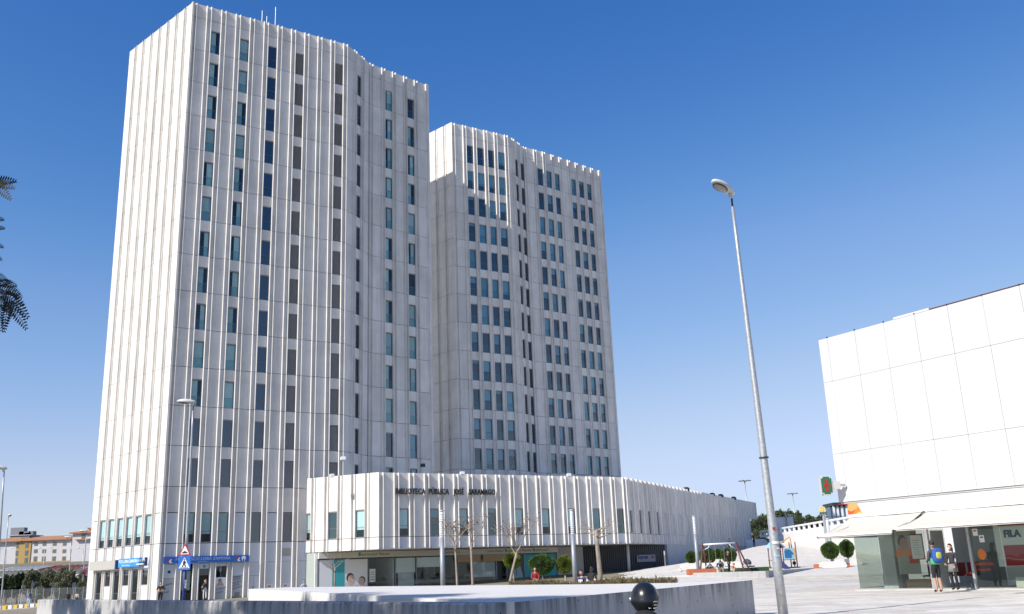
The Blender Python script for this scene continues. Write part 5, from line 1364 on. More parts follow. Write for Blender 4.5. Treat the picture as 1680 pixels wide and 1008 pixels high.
bk = empty("grey_block", atY(35, 880, 430), 0, "dark grey flat-roofed building peeping over the terracotta roof", "building")
_a = atY(18, 874, 430); _b = atY(48, 884, 430); MB().box(_a.x, _b.x, 430, 440, _b.z - 10, _a.z - 1.5).build("wall", mat("far_grey", (.22, .22, .24), .9), bk, off=bk.location)
for x, w, h in ((15, 6, 4), (29, 5, 2.2), (38, 3, 1.6), (45, 2, 2.4)):
    q = atY(x, 876, 430); MB().box(q.x, q.x + w, 431, 434, q.z - 2, q.z + h * .9 - 1).build("rooftop_unit", MATS["far_grey"], bk, off=bk.location)
MB().box(_a.x - 1, _b.x + 1, 429.5, 441, _a.z - 1.49, _a.z - 1.2).build("roof", M_ROOF, bk, off=bk.location)
def shed(x0, x1, yt0, yb, Y, m, label, name="canopy_shed", ridge=True):
    a = atY(x0, yt0, Y); b = atY(x1, yt0, Y); z0 = atY(x0, yb, Y).z
    e = empty(name, (a.x, Y, z0), 0, label, "shed", "low sheds below the ochre building"); o = e.location
    mb = MB(); n = max(2, int((b.x - a.x) / 1.1))
    for i in range(n):
        u0 = a.x + (b.x - a.x) * i / n; u1 = a.x + (b.x - a.x) * (i + 1) / n
        mb.add([(u0, Y, z0 + (a.z - z0) * .25), (u1 - .06, Y, z0 + (a.z - z0) * .25), (u1 - .06, Y + 9, a.z), (u0, Y + 9, a.z), (u1, Y, z0 + (a.z - z0) * .25 + .12), (u1, Y + 9, a.z + .12)], [(0, 1, 2, 3), (1, 4, 5, 2)])
    mb.build("roof", m, e, off=o)
    MB().box(a.x + .2, b.x - .2, Y + 1, Y + 8.5, z0 - 5, z0 + (a.z - z0) * .3).build("wall", M_BEIGE, e, off=o)
shed(-15, 62, 930.5, 940, 205, mat("white_sheet_roof", (.62, .63, .64), .6), "long shed with white corrugated roof behind the shrubs"); shed(60, 128, 928, 937, 206, mat("red_sheet_roof", (.36, .10, .09), .7, var=.1), "long shed with red roof behind the olive trees")
# yellow and white kerb blocks, wire fence, dry bank
for k in range(9):
    p = atz(-14 + 9.2 * k, 1001 - .75 * k, -.18)
    e = put("kerb_block", None, None, (p.x, p.y, -.2)); bpy.data.objects.remove(e)
    mb = MB(); w = 1.18 * .62 * p.y / 105; mb.yprism([(-w * .49, 0), (w * .49, 0), (w * .49, .30), (w * .46, .36), (-w * .46, .36), (-w * .49, .30)], 0, .3)
    o = mb.build("kerb_block", mat("kerb_yellow", (.60, .40, .03), .7, var=.1) if k % 2 == 0 else mat("kerb_white", (.66, .65, .62), .7, var=.1), loc=(p.x, p.y, -.22), rz=R(-8))
    tag(o, "%s painted kerb block, %s from the left edge" % ("yellow" if k % 2 == 0 else "white", ("first", "second", "third", "fourth", "fifth", "sixth", "seventh", "eighth", "ninth")[k]), "kerb", "painted kerb blocks")
fe = empty("wire_fence", atY(0, 990, 120), 0, "grey wire fence in front of the shrubs at far left", "fence"); fo = fe.location
for k in range(12):
    b = atY(-8 + 13 * k, 990, 122); mb = MB(); mb.tube([(b.x, 122, -.5), (b.x, 122, 1.75)], .04, 6); mb.build("post", M_GALV, fe, off=fo)
x0, x1 = atY(-8, 990, 122).x, atY(150, 985, 122).x; wm = MB()
for k in range(26): wm.bar((x0, 122, -.3 + k * .08), (x1, 122, -.3 + k * .08), .008)
n = int((x1 - x0) / .12)
for k in range(n): wm.bar((x0 + k * .12, 122.01, -.35), (x0 + k * .12, 122.01, 1.7), .008)
wo = wm.build("wire_mesh", M_GALV, fe, off=fo); wo["kind"] = "stuff"

# ------------------------------------------------------------------ things beyond the ramp
def mast(x, yt, Y, label, n=6):
    t = atY(x, yt, Y); e = empty("floodlight_mast", (t.x, Y, 4), 0, label, "light mast", "floodlight masts"); h = t.z - 4
    MB().tube([(0, 0, -2), (0, 0, h)], [.28, .13], 8).build("mast", M_GALV, e, True); MB().tube([(0, 0, h - .1), (0, 0, h + .05)], 1.0, 14).build("ring", M_STEELP, e)
    for k in range(n):
        a = 6.28 * k / n; MB().ell((math.cos(a) * 1.35, math.sin(a) * 1.35, h), (.5, .32, .16), 10, 6, rot=Matrix.Rotation(a, 3, 'Z')).build("lamp", M_STEELP, e, True)
mast(1221.5, 789, 260, "tall floodlight mast rising behind the library wing"); mast(1300, 810, 300, "tall floodlight mast rising above the pines")
wb = empty("white_box", atY(1285, 866, 165), R(-12), "white flat-topped box on the terrace left of the railing", "kiosk")
_s = 165 / 1555; MB().box(-11 * _s, 16 * _s, -1.5, 2, -2.5, 16 * _s).build("wall", M_SIGNW, wb); MB().box(-11.5 * _s, 16.5 * _s, -1.6, 2.1, 16 * _s, 16.6 * _s).build("roof", M_ROOF, wb)
MB().box(4 * _s, 6 * _s, -1.9, -1.52, -2.5, 25 * _s).build("pipe", M_STEELP, wb)
# fast food sign with yellow arches
ms = empty("arches_sign", atY(1350.5, 842, 120), 0, "yellow arches sign on a dark plate beside the pharmacy cross", "sign"); q = 120 / 1555
for s_ in (-1, 1):
    pts = [(s_ * (2.2 * q) + 2.1 * q * math.cos(t), 0, 1.4 * q + 8.0 * q * math.sin(t)) for t in [math.pi * i / 14 for i in range(15)]]
    MB().tube(pts, .07, 6).build("arch", mat("arch_yellow", (.80, .50, .02), .4), ms, True)
MB().box(-5.2 * q, 5.2 * q, -.1, .1, -3.2 * q, 1.2 * q).build("plate", mat("plate_dark", (.03, .06, .05), .5), ms); MB().tube([(0, 0, -9), (0, 0, -3.2 * q)], .16, 8).build("post", M_STEELP, ms)
put("lettering", textmesh("McDonald's", .14, M_SIGNW, .004, 'CENTER'), ms, (0, -.105, -2.2 * q), rot=(R(90), 0, 0))
kk = empty("restaurant_kiosk", atY(1380, 868, 175), 0, "dark-roofed white framed kiosk beyond the pharmacy's left edge", "kiosk"); q = 175 / 1555
MB().box(-11 * q, 30 * q, -1, 5, 36 * q, 41 * q).build("roof", M_DARKST, kk); MB().box(-2 * q, 12 * q, -1.06, -1.01, 37 * q, 39 * q).build("red_band", M_RED, kk)
for x in (-9, -3, 4, 11, 20): MB().box(x * q - .15, x * q + .15, -.6, -.3, -4, 36 * q).build("post", M_SIGNW, kk)
MB().box(-9 * q, 28 * q, 1.5, 4.5, -4, 35.8 * q).build("wall", M_GLASSD, kk); MB().box(-10 * q, 28 * q, -.9, -.7, -.5, 1.0).build("counter", M_SIGNW, kk)
mr = empty("terrace_fence", atY(1310, 862, 168), 0, "thin dark fence behind the white railing", "fence"); q = 168 / 1555
for k in range(22): MB().tube([(-9 + k * 1.0, 0, -1), (-9 + k * 1.0, 0, 1.25)], .04, 5).build("post", M_DARKST, mr)
for z in (.2, .7, 1.25): MB().bar((-9, 0, z), (12, 0, z), .05).build("rail", M_DARKST, mr)

# ------------------------------------------------------------------ playground
M_RUST = mat("brown_red_post", (.13, .045, .035), .5, var=.1); M_SWW = mat("swing_white", (.70, .70, .68), .4)
SY = 77.0
sa_ = atY(1153, 894, SY); sb_ = atY(1207, 891, SY); fz = .86
sw = empty("swing_set", ((sa_.x + sb_.x) / 2, SY, fz), 0, "swing frame with white crossbar and brown legs on the playground", "swing"); so_ = sw.location
MB().tube([sa_, sb_], .07, 10).build("crossbar", M_SWW, sw, True, so_)
for t_ in (sa_, sb_):
    for dy, dx in ((-1.0, -.6 if t_ is sa_ else .25), (1.3, .4 if t_ is sa_ else 1.25)): MB().tube([(t_.x + dx, SY + dy, fz), t_ + Vector((0, 0, .05))], .065, 8).build("leg", M_RUST, sw, True, so_)
for t_, s_ in ((sa_, 1), (sb_, -1)): MB().tube([t_ + Vector((s_ * .55, 0, -.03)), t_ + Vector((s_ * .4, 0, -.25)), t_ + Vector((s_ * .02, 0, -.42))], .035, 6).build("brace", M_SWW, sw, True, so_)
for k, u in enumerate((.16, .36, .62, .84)):
    p = sa_.lerp(sb_, u); MB().tube([p, p + Vector((0, .05, -(p.z - fz) + .55))], .012, 4).build("chain", M_GALV, sw, False, so_)
for u0, u1 in ((.16, .36), (.62, .84)):
    p, q = sa_.lerp(sb_, u0), sa_.lerp(sb_, u1); MB().box(p.x, q.x, SY - .1, SY + .15, fz + .5, fz + .55).build("swing_seat", M_BLACK, sw, False, so_)
PY = 83.0
pc = atY(1283, 940, PY); pc.z = fz
ph = empty("play_house", (pc.x, PY, fz), R(15), "wooden play tower with blue roof and orange frame behind the tall lamp", "play tower")
ph.scale = (.8, .8, .8)
M_PB = mat("play_blue", (.03, .16, .34), .5); M_PO = mat("play_orange", (.70, .30, .02), .5); M_PLB = mat("play_light_blue", (.30, .55, .68), .5)
for sx in (-1.0, .0, 1.55):
    for sy in (-.6, .6): MB().tube([(sx, sy, 0), (sx, sy, 2.5 if sx < 1 else 2.9)], .06, 8).build("post", M_RUST, ph, True)
MB().box(-1.1, 1.6, -.65, .65, 1.05, 1.12).build("deck", mat("deck_brown", (.2, .1, .05), .7), ph)
MB().yprism([(-1.35, 2.35), (-.5, 3.05), (.35, 2.35), (.25, 2.35), (-.5, 2.92), (-1.25, 2.35)], -.8, .8).build("roof", M_PLB, ph)
MB().yprism([(-1.2, 2.3), (-.5, 2.9), (.2, 2.3)], -.55, -.5).build("gable", M_BLACK, ph)
MB().box(.1, 1.5, -.68, -.62, 1.15, 2.25).build("side_panel", M_PLB, ph); MB().yprism([(.15, 1.3), (.15, 2.0), (.75, 2.15), (1.2, 1.7), (.9, 1.6), (.9, 1.3)], -.72, -.685).build("fish_shape", M_PB, ph)
MB().box(.2, .45, -.72, -.682, 2.12, 2.24).build("orange_edge", M_PO, ph); MB().box(-.95, -.85, -.7, -.6, .2, 2.2).build("orange_rail", M_PO, ph); MB().box(1.3, 1.42, -.75, -.69, 1.0, 2.2).build("orange_rail", M_PO, ph)
MB().add([(-.85, -.55, 1.1), (-.25, -.55, 1.1), (-.25, -2.4, .12), (-.85, -2.4, .12), (-.85, -.55, 1.0), (-.25, -.55, 1.0), (-.25, -2.4, .02), (-.85, -2.4, .02)], [(0, 1, 2, 3), (4, 7, 6, 5), (0, 3, 7, 4), (1, 5, 6, 2), (3, 2, 6, 7)]).build("slide", mat("slide_purple", (.05, .05, .16), .4), ph)
MB().box(.5, 1.7, -.9, .3, .0, .35).build("dark_tunnel", M_BLACK, ph)
bp_ = empty("ball_pole", (atY(1300, 935, PY + 1).x, PY + 1, fz), 0, "curved orange play pole with two black balls", "play equipment")
MB().tube([(-.85, 0, 2.35), (-.5, 0, 2.4), (-.2, 0, 2.62), (.05, 0, 2.75), (.1, 0, 2.6), (.18, 0, 1.4), (.28, 0, 0)], .05, 8).build("pole", M_PO, bp_, True); MB().tube([(-.85, 0, 0), (-.85, 0, 2.4)], .06, 8).build("post", M_RUST, bp_, True)
for z in (1.15, .58): MB().ell((.19 + (.04 if z < 1 else 0), 0, z), (.16, .16, .16), 14, 10).build("ball", M_BLACK, bp_, True)
def bench(p, rz, label, m=M_BLOCK, w=2.2):
    e = empty("concrete_bench", p, rz, label, "bench", "pale benches"); MB().yprism([(-w / 2, .32), (w / 2, .32), (w / 2 + .04, .42), (w / 2, .48), (-w / 2, .48), (-w / 2 - .04, .42)], -.28, .28).build("seat", m, e)
    for s_ in (-1, 1): MB().box(s_ * w * .35 - .15, s_ * w * .35 + .15, -.22, .22, 0, .32).build("leg", m, e)
for x, y, Y, w, l in ((1137, 935, 84, 2.4, "pale bench left of the swing's front leg"), (1188, 936, 86, 2.6, "pale bench behind the crouching people"), (1222, 936, 84, 1.6, "pale bench behind the pushchair")):
    q = atY(x, y, Y); bench((q.x, Y, fz), R(5), l, M_BLOCK, w)
for x, Y, w, l, m in ((1222, 80, 1.9, "dark green turf block right of the swing", mat("turf_green", (.03, .06, .025), .9)), (1252, 84, .7, "light green block beside the play tower", mat("light_green_block", (.16, .30, .16), .7))):
    q = atY(x, 940, Y); e = empty("turf_block", (q.x, Y, fz), 0, l, "play block", "green play blocks"); MB().box(-w, w, -.4, .4, 0, .34).build("block", m, e); MB().box(-w + .05, w - .05, -.35, .35, .341, .37).build("top_sheet", m, e)
for x, Y, w, l in ((1151, 76.2, 1.1, "orange brick-coloured planter box at the swing's left leg"), (1366, 80.5, 1.4, "orange planter box at the foot of the light column by the pharmacy")):
    q = atY(x, 940, Y); e = empty("orange_planter", (q.x, Y, fz), R(4), l, "planter box", "orange planter boxes"); MB().box(-w, w, -.35, .35, 0, .42).build("box", mat("terracotta_box", (.48, .14, .06), .7, var=.1), e); MB().box(-w + .06, w - .06, -.29, .29, .42, .44).build("soil", M_SOIL, e)
pu = empty("pushchair", (atY(1229, 942, 79).x, 79, fz), R(30), "dark grey pushchair beside the swing's right leg", "pushchair")
MB().ell((0, .1, .72), (.28, .42, .34), 14, 8, fn=lambda p: Vector((p.x, p.y, max(p.z, -.3)))).build("hood", mat("pram_grey", (.05, .055, .065), .7), pu, True); MB().box(-.24, .24, -.5, .1, .42, .52).build("seat", MATS["pram_grey"], pu)
for sx in (-.26, .26):
    MB().tube([(sx, -.45, .15), (sx, .1, .6), (sx, .55, 1.05)], .018, 6).build("frame_bar", M_GALV, pu); MB().tube([(sx, .1, .6), (sx, .4, .12)], .018, 6).build("frame_bar", M_GALV, pu)
    for y in (-.45, .4): MB().tube([(sx - .03, y, .13), (sx + .03, y, .13)], .13, 12).build("wheel", M_BLACK, pu)
# dog far left
# ------------------------------------------------------------------ people
QUEUE = []
def mcol(name, c, rough=.85): return mat(name, c, rough, var=.12, vscale=9)
def person(label, loc, rz, pose='stand', h=1.70, top=None, legs=None, shoe=None, hair=None, skin=None, sleeve=True, shorts=False, long=False, mask=None, extra=None, group="people", slim=1.0, armL=None, armR=None, stride=.0, lookz=0.0, skirt=None, hood=None):
    k = h / 1.70; V = Vector
    P = dict(pel=V((0, 0, .94)), wa=V((0, 0, 1.08)), ch=V((0, .01, 1.26)), nb=V((0, .015, 1.43)), nk=V((0, -.0, 1.50)))
    legsP = {}
    for s in (-1, 1):
        st = stride * s
        legsP[s] = [V((.09 * s, 0, .88)), V((.10 * s, -.03 - st * .5, .49)), V((.10 * s, .03 - st if st > 0 else .03 - st, .09 + (.08 if st < 0 else 0)))]
    arms = {-1: [V((-.185, .01, 1.39)), V((-.235, .05, 1.12)), V((-.225, -.05, .88))], 1: [V((.185, .01, 1.39)), V((.235, .05, 1.12)), V((.225, -.05, .88))]}
    base = 0.0
    if pose == 'sit':
        base = -.47; dz = V((0, 0, -.47))
        for s in (-1, 1): legsP[s] = [V((.1 * s, 0, .90)) + dz, V((.12 * s, -.44, .93)) + dz, V((.12 * s, -.46, .53)) + dz]
        for q in P: P[q] = P[q] + dz + V((0, -.05 * (P[q].z - .9) * 3, 0))
        for s in (-1, 1): arms[s] = [a + dz + V((0, -.08, 0)) for a in (arms[s][0], arms[s][1] + V((0, -.1, 0)), V((.13 * s, -.36, 1.06)))]
        for q in P: P[q].z += 0
        up = .47 - .47
    if pose == 'crouch':
        P = dict(pel=V((0, .18, .38)), wa=V((0, .12, .50)), ch=V((0, -.02, .66)), nb=V((0, -.14, .78)), nk=V((0, -.19, .84)))
        for s in (-1, 1):
            legsP[s] = [V((.10 * s, .17, .36)), V((.17 * s, -.22, .50)), V((.14 * s, .08, .09))]
            arms[s] = [V((.18 * s, -.10, .76)), V((.24 * s, -.26, .56)), V((.12 * s, -.42, .42))]
    if armL: arms[-1] = [arms[-1][0]] + [V(a) for a in armL]
    if armR: arms[1] = [arms[1][0]] + [V(a) for a in armR]
    vs = []; rd = []; ed = []; cat = []
    def vert(p, r): vs.append(p * k); rd.append(r * k * (slim if r > .07 else 1)); return len(vs) - 1
    a0 = vert(P['pel'], .135); a1 = vert(P['wa'], .125); a2 = vert(P['ch'], .150); a3 = vert(P['nb'], .085); a4 = vert(P['nk'], .058)
    segs = [(a0, a1, 'hip'), (a1, a2, 'top'), (a2, a3, 'top'), (a3, a4, 'skin')]
    for s in (-1, 1):
        hp_, kn, an = legsP[s]
        b0 = vert(hp_, .095); b1 = vert(kn, .064); b2 = vert(an, .047); b3 = vert(an + V((0.01 * s, -.11, -.045)), .043)
        segs += [(a0, b0, 'hip'), (b0, b1, 'leg'), (b1, b2, 'shin'), (b2, b3, 'shoe')]
        sh, el, wr = arms[s]
        d0 = vert(sh, .066); d1 = vert(el, .046); d2 = vert(wr, .032)
        segs += [(a2, d0, 'top'), (d0, d1, 'sleeve'), (d1, d2, 'fore')]
    me = bpy.data.meshes.new("body"); me.from_pydata([tuple(p) for p in vs], [(a, b) for a, b, c in segs], [])
    o = bpy.data.objects.new("body", me); COL.objects.link(o)
    md = o.modifiers.new("skin", 'SKIN'); md.use_smooth_shade = True
    if not me.skin_vertices: return
    for i, sv in enumerate(me.skin_vertices[0].data): sv.radius = (rd[i], rd[i] * (.72 if i in (0, 1, 2) else 1)); sv.use_root = (i == 0)
    sd = o.modifiers.new("sub", 'SUBSURF'); sd.levels = 2; sd.render_levels = 2
    e = empty("person", loc, rz, label, "person", group)
    QUEUE.append(dict(o=o, e=e, vs=vs, segs=segs, k=k, P=P, arms=arms, top=top, legs=legs, shoe=shoe or M_BLACK, hair=hair or M_HAIRD, skin=skin or M_SKIN, sleeve=sleeve, shorts=shorts, long=long, mask=mask, extra=extra, lookz=lookz, skirt=skirt, hood=hood))
    return e
def finish_people():
    bpy.context.view_layer.update(); dg = bpy.context.evaluated_depsgraph_get()
    for Q in QUEUE:
        ev = Q['o'].evaluated_get(dg); me = ev.to_mesh(); k = Q['k']; P = Q['P']
        mats = [Q['top'], Q['legs'], Q['skin'], Q['shoe'], mat("eye_dark", (.02, .015, .012), .3)]
        mb = MB(); co = [v.co.copy() for v in me.vertices]; mb.v = [tuple(c) for c in co]
        A = np.array([Q['vs'][a] for a, b, c in Q['segs']]); B = np.array([Q['vs'][b] for a, b, c in Q['segs']]); D = B - A; LL = (D * D).sum(1)
        cm = {'hip': 1, 'top': 0, 'skin': 2, 'leg': 1, 'shin': 2 if Q['shorts'] else 1, 'shoe': 3, 'sleeve': 0, 'fore': 0 if Q['sleeve'] else 2}
        for p in me.polygons:
            c = np.array(p.center); t = np.clip(((c - A) * D).sum(1) / LL, 0, 1); q = ((A + D * t[:, None] - c) ** 2).sum(1); i = int(q.argmin())
            mb.f.append(tuple(p.vertices)); mb.m.append(cm[Q['segs'][i][2]])
        ev.to_mesh_clear(); bpy.data.objects.remove(Q['o'])
        rot = Matrix.Rotation(Q['lookz'], 3, 'Z'); hc = P['nk'] * k + Vector((0, -.015, .13)) * k
        def hs(p):
            q = p.copy()
            if q.z < 0: q.x *= 1 + .28 * q.z; q.y *= 1 + .12 * q.z
            return q
        def hp_(x, y, z): return hc + rot @ (Vector((x, y, z)) * k)
        mb.ell(hc, (.078 * k, .098 * k, .122 * k), 16, 12, 2, hs, rot)
        mb.ell(hp_(0, -.098, -.012), (.014 * k, .022 * k, .024 * k), 8, 6, 2, None, rot)
        for s in (-1, 1):
            mb.ell(hp_(.078 * s, .005, -.005), (.012 * k, .022 * k, .032 * k), 8, 6, 2, None, rot); mb.ell(hp_(.03 * s, -.09, .012), (.013 * k, .008 * k, .008 * k), 8, 6, 4, None, rot)
        mb.ell(hp_(0, -.088, -.062), (.026 * k, .012 * k, .008 * k), 8, 6, 2, None, rot)
        for s in (-1, 1):       # hands: palm, four bent fingers, thumb
            sh, el, wr = [a * k for a in Q['arms'][s]]; d = (wr - el).normalized(); u = d.cross(Vector((0, 1, 0.2))); u = u.normalized() if u.length > .05 else Vector((1, 0, 0)); w = u.cross(d).normalized()
            c = wr + d * .045 * k
            mb.tube([wr - d * .01, c, wr + d * .085 * k], [.024 * k, .036 * k, .030 * k], 8, 2)
            for i, fl in enumerate((.060, .072, .066, .052)):
                b = wr + d * .08 * k + w * (.034 - .0225 * i) * k; m_ = b + d * fl * .55 * k - u * .010 * k * s; t_ = m_ + d * fl * .40 * k - u * .026 * k * s; mb.tube([b, m_, t_], [.0095 * k, .009 * k, .0075 * k], 6, 2)
            b = wr + d * .035 * k + w * .03 * k; mb.tube([b, b + d * .03 * k + w * .028 * k, b + d * .062 * k + w * .034 * k], [.012 * k, .011 * k, .009 * k], 6, 2)
        bo = mb.build("body", mats, Q['e'], True)
        hb = MB()
        def hcut(p):
            q = p.copy()
            if q.y < -.15 and q.z < .45: q.y = -.15 - (q.y + .15) * .1
            if q.z < -.42: q.z = -.42
            return q
        hb.ell(hp_(0, .014, .022), (.088 * k, .102 * k, .116 * k), 16, 12, 0, hcut, rot)
        if Q['long']: hb.ell(hp_(0, .065, -.10), (.085 * k, .055 * k, .20 * k), 14, 10, 0, None, rot)
        hb.build("hair", Q['hair'], Q['e'], True)
        if Q['mask']: MB().ell(hp_(0, -.058, -.055), (.058 * k, .062 * k, .05 * k), 12, 8, 0, None, rot).build("face_mask", Q['mask'], Q['e'], True)
        if Q['skirt']:
            z0 = P['pel'].z * k; MB().lathe([(.15 * k, z0 + .05), (.175 * k, z0 - .10), (.185 * k, z0 - .24), (.17 * k, z0 - .24)], 18).build("skirt", Q['skirt'], Q['e'], True)
        if Q['extra']: Q['extra'](Q['e'], k, P)
C_BLK = mcol("black_cloth", (.018, .018, .02)); C_DK = mcol("dark_cloth", (.035, .035, .04)); C_NAVY = mcol("navy_cloth", (.025, .04, .12)); C_WHT = mcol("white_cloth", (.62, .61, .60)); C_RED = mcol("red_cloth", (.42, .03, .035)); C_BLU = mcol("blue_cloth", (.03, .09, .34)); C_GRN = mcol("green_cloth", (.08, .34, .18)); C_JEAN = mcol("denim", (.07, .10, .17)); C_CRM = mcol("cream_cloth", (.52, .46, .40)); C_GRY = mcol("grey_cloth", (.20, .20, .21)); C_MASK = mat("mask_blue", (.42, .60, .68), .8); C_MASKW = mat("mask_white", (.72, .72, .72), .8); C_BRN = mcol("brown_cloth", (.10, .05, .035)); C_TEAL = mcol("turquoise_cloth", (.10, .38, .48)); C_DGR = mcol("dark_grey_top", (.06, .07, .08))
def feet(x, y, Y=None, z=None):
    if z is not None: return atz(x, y, z)
    return atY(x, y, Y)
def backpack(m, m2=None, w=.17):
    def f(e, k, P):
        c = P['ch'] * k + Vector((0, .19 * k, -.02 * k))
        def sq(p): return Vector([math.copysign(abs(t) ** .55, t) for t in p])
        MB().ell(c, (w * k, .10 * k, .25 * k), 14, 10, 0, sq).build("backpack", m, e, True)
        if m2: MB().ell(c + Vector((.02, .06 * k, .0)), (w * .6 * k, .06 * k, .12 * k), 10, 8, 0, sq).build("backpack_print", m2, e, True)
        for s in (-1, 1): MB().tube([c + Vector((s * .11 * k, -.03, .2 * k)), P['nb'] * k + Vector((s * .11 * k, -.03, .02)), P['ch'] * k + Vector((s * .13 * k, -.13 * k, 0)), c + Vector((s * .13 * k, -.03, -.15 * k))], .018 * k, 6).build("strap", m, e, True)
    return f
def shoulder_bag(m, s=1):
    def f(e, k, P):
        MB().ell(P['wa'] * k + Vector((s * .24 * k, .10 * k, .02)), (.09 * k, .14 * k, .13 * k), 12, 8).build("bag", m, e, True)
        MB().tube([P['wa'] * k + Vector((s * .22 * k, .05 * k, .1)), P['nb'] * k + Vector((s * .13 * k, .03, .03)), P['wa'] * k + Vector((s * .22 * k, .16 * k, .1))], .012, 5).build("strap", m, e)
    return f
# pharmacy couple
p = atz(1541, 972.5, .37); person("person in shorts with a blue backpack seen from behind at the pharmacy door", p, R(195), h=1.74, top=C_DGR, legs=C_BLK, skin=M_SKIN, hair=M_HAIRD, shorts=True, sleeve=True, extra=lambda e, k, P: (backpack(C_BLU, mcol("yellow_print", (.45, .50, .08)), .19)(e, k, P), MB().lathe([(.150 * k, .93 * k), (.168 * k, 1.0 * k), (.165 * k, 1.12 * k), (.150 * k, 1.16 * k)], 18).build("green_hem", C_GRN, e, True)), mask=C_MASKW, lookz=R(-30), armL=((-.24, -.02, 1.12), (-.16, -.18, .98)), armR=((.24, -.02, 1.12), (.16, -.2, 1.0)))
p2 = atz(1569, 969, .37); person("person with long dark hair, mask, dark jacket and tights facing the backpack wearer", p2, R(-62), h=1.62, top=C_DK, legs=C_BLK, hair=M_HAIRD, long=True, mask=C_MASKW, skirt=C_GRY, armL=((-.23, .0, 1.1), (-.14, -.2, 1.0)), armR=((.23, .02, 1.1), (.19, -.12, .9)), slim=.9)
# by the nearest tower
p = atY(262, 992, 76); p.z = .1; person("person in black t-shirt with pale mask standing at the tower corner, hands together", p, R(8), h=1.72, top=C_BLK, legs=C_BLK, sleeve=False, mask=C_MASK, slim=1.25, armL=((-.29, -.02, 1.12), (-.06, -.22, 1.05)), armR=((.29, -.02, 1.12), (.06, -.22, 1.05)))
p = t1p(2, .35, .22, 1.0); person("person with blond hair, dark jacket and white trousers at the clinic door", p, R(205), h=1.66, top=C_DK, legs=C_WHT, hair=M_HAIRF, long=True, mask=C_MASK, lookz=R(60), extra=shoulder_bag(C_GRY, 1), stride=.06, slim=.92)
p = atY(498, 985, 74); p.z = .0; q = atY(498, 952.5, 74); person("person with short dark hair whose head shows above the pale wall", (p.x, 74, q.z - 1.72), R(40), h=1.72, top=mcol("lilac_shirt", (.50, .50, .62)), legs=C_JEAN)
# seated on the square
q = atY(877, 931, 60); person("seated person in a red jacket beside the wide ball tree", (q.x, 60, q.z - 1.25), R(10), 'sit', h=1.66, top=C_RED, legs=C_WHT, hair=M_HAIRB, long=True)
q = atY(955, 936, 47.5); person("seated person in navy bent over a phone at the bed's edge", (q.x, 47.5, q.z - 1.26), R(-35), 'sit', h=1.68, top=C_NAVY, legs=C_BLK, hair=M_HAIRD, lookz=R(-20), extra=lambda e, k, P: MB().box(-.12, .12, P['ch'].y * k - .17, P['ch'].y * k - .14, P['ch'].z * k - .18, P['ch'].z * k + .06).build("white_print", C_WHT, e))
q = atY(966, 930, 49); person("person in black sitting just behind the navy-clad person", (q.x + .1, 49.2, q.z - 1.25), R(150), 'sit', h=1.66, top=C_BLK, legs=C_BLK, hair=M_HAIRD, long=True)
def seat_block(p, rz, label, w=1.5):
    g = gz(p[0], p[1]); top = p[2] + .415
    e = empty("concrete_bench", (p[0], p[1], g), rz, label, "bench", "pale benches"); h = top - g
    MB().yprism([(-w / 2, h - .14), (w / 2, h - .14), (w / 2 + .04, h - .05), (w / 2, h), (-w / 2, h), (-w / 2 - .04, h - .05)], -.22, .3).build("seat", M_BLOCK, e)
    for s_ in (-1, 1): MB().box(s_ * w * .34 - .14, s_ * w * .34 + .14, -.18, .26, 0, h - .141).build("leg", M_BLOCK, e)
q = atY(877, 931, 60); seat_block((q.x, 60, q.z - 1.25), R(10), "pale bench under the person in the red jacket")
q = atY(955, 936, 47.5); seat_block((q.x, 47.5, q.z - 1.26), R(-35), "pale bench under the navy-clad person")
q = atY(966, 930, 49); seat_block((q.x + .1, 49.2, q.z - 1.25), R(150), "pale bench under the person in black behind the navy-clad one")
# playground
def stripes(e, k, P):
    for i in range(3):
        a = P['wa'].lerp(P['nb'], .2 + .25 * i) * k; MB().ell(a, (.165 * k, .135 * k, .022 * k), 14, 6).build("stripe", C_BLK, e, True)
for x, y, Y, rz, lab, kw in ((1163, 944, 77.5, 60, "person crouching in a black and white striped top by the swing", dict(pose='crouch', top=C_WHT, legs=C_BLK, hair=M_HAIRB, extra=stripes, h=1.75)),
                             (1184, 944, 77.2, -20, "person crouching with a turquoise strap in the middle of the swing", dict(pose='crouch', top=C_BLK, legs=C_CRM, hair=M_HAIRD, long=True, h=1.8, extra=backpack(C_TEAL))),
                             (1197, 944, 78, 60, "person in dark clothes with tied brown hair standing under the swing", dict(top=C_BRN, legs=C_BLK, hair=M_HAIRB, long=True, h=1.68)),
                             (1203, 944, 76.8, 100, "small crouching child in orange beside the swing's right leg", dict(pose='crouch', top=mcol("orange_cloth", (.5, .15, .03)), legs=C_CRM, h=1.2, hair=M_HAIRB))):
    q = atY(x, y, Y); person(lab, (q.x, Y, .86), R(rz), group="people at the playground", **kw)
q = atY(1237.5, 896, 137); person("person in black on their own near the top of the ramp", (q.x, 137, gz(q.x, 137)), R(20), h=1.75, top=C_BLK, legs=C_BLK, armL=((-.27, -.02, 1.15), (-.08, -.2, 1.25)), armR=((.27, -.02, 1.15), (.08, -.2, 1.25)))
q = atY(1197, 898, 118); person("person in navy walking up the ramp beside the library wing", (q.x, 118, gz(q.x, 118)), R(180), h=1.75, top=C_NAVY, legs=C_BLK, stride=.2, extra=backpack(C_DK))
q = atY(1251, 878, 149); person("person in white sitting on the low wall at the top of the ramp", (q.x, 147.4, 4.5), R(30), 'sit', h=1.7, top=C_WHT, legs=C_BLK)
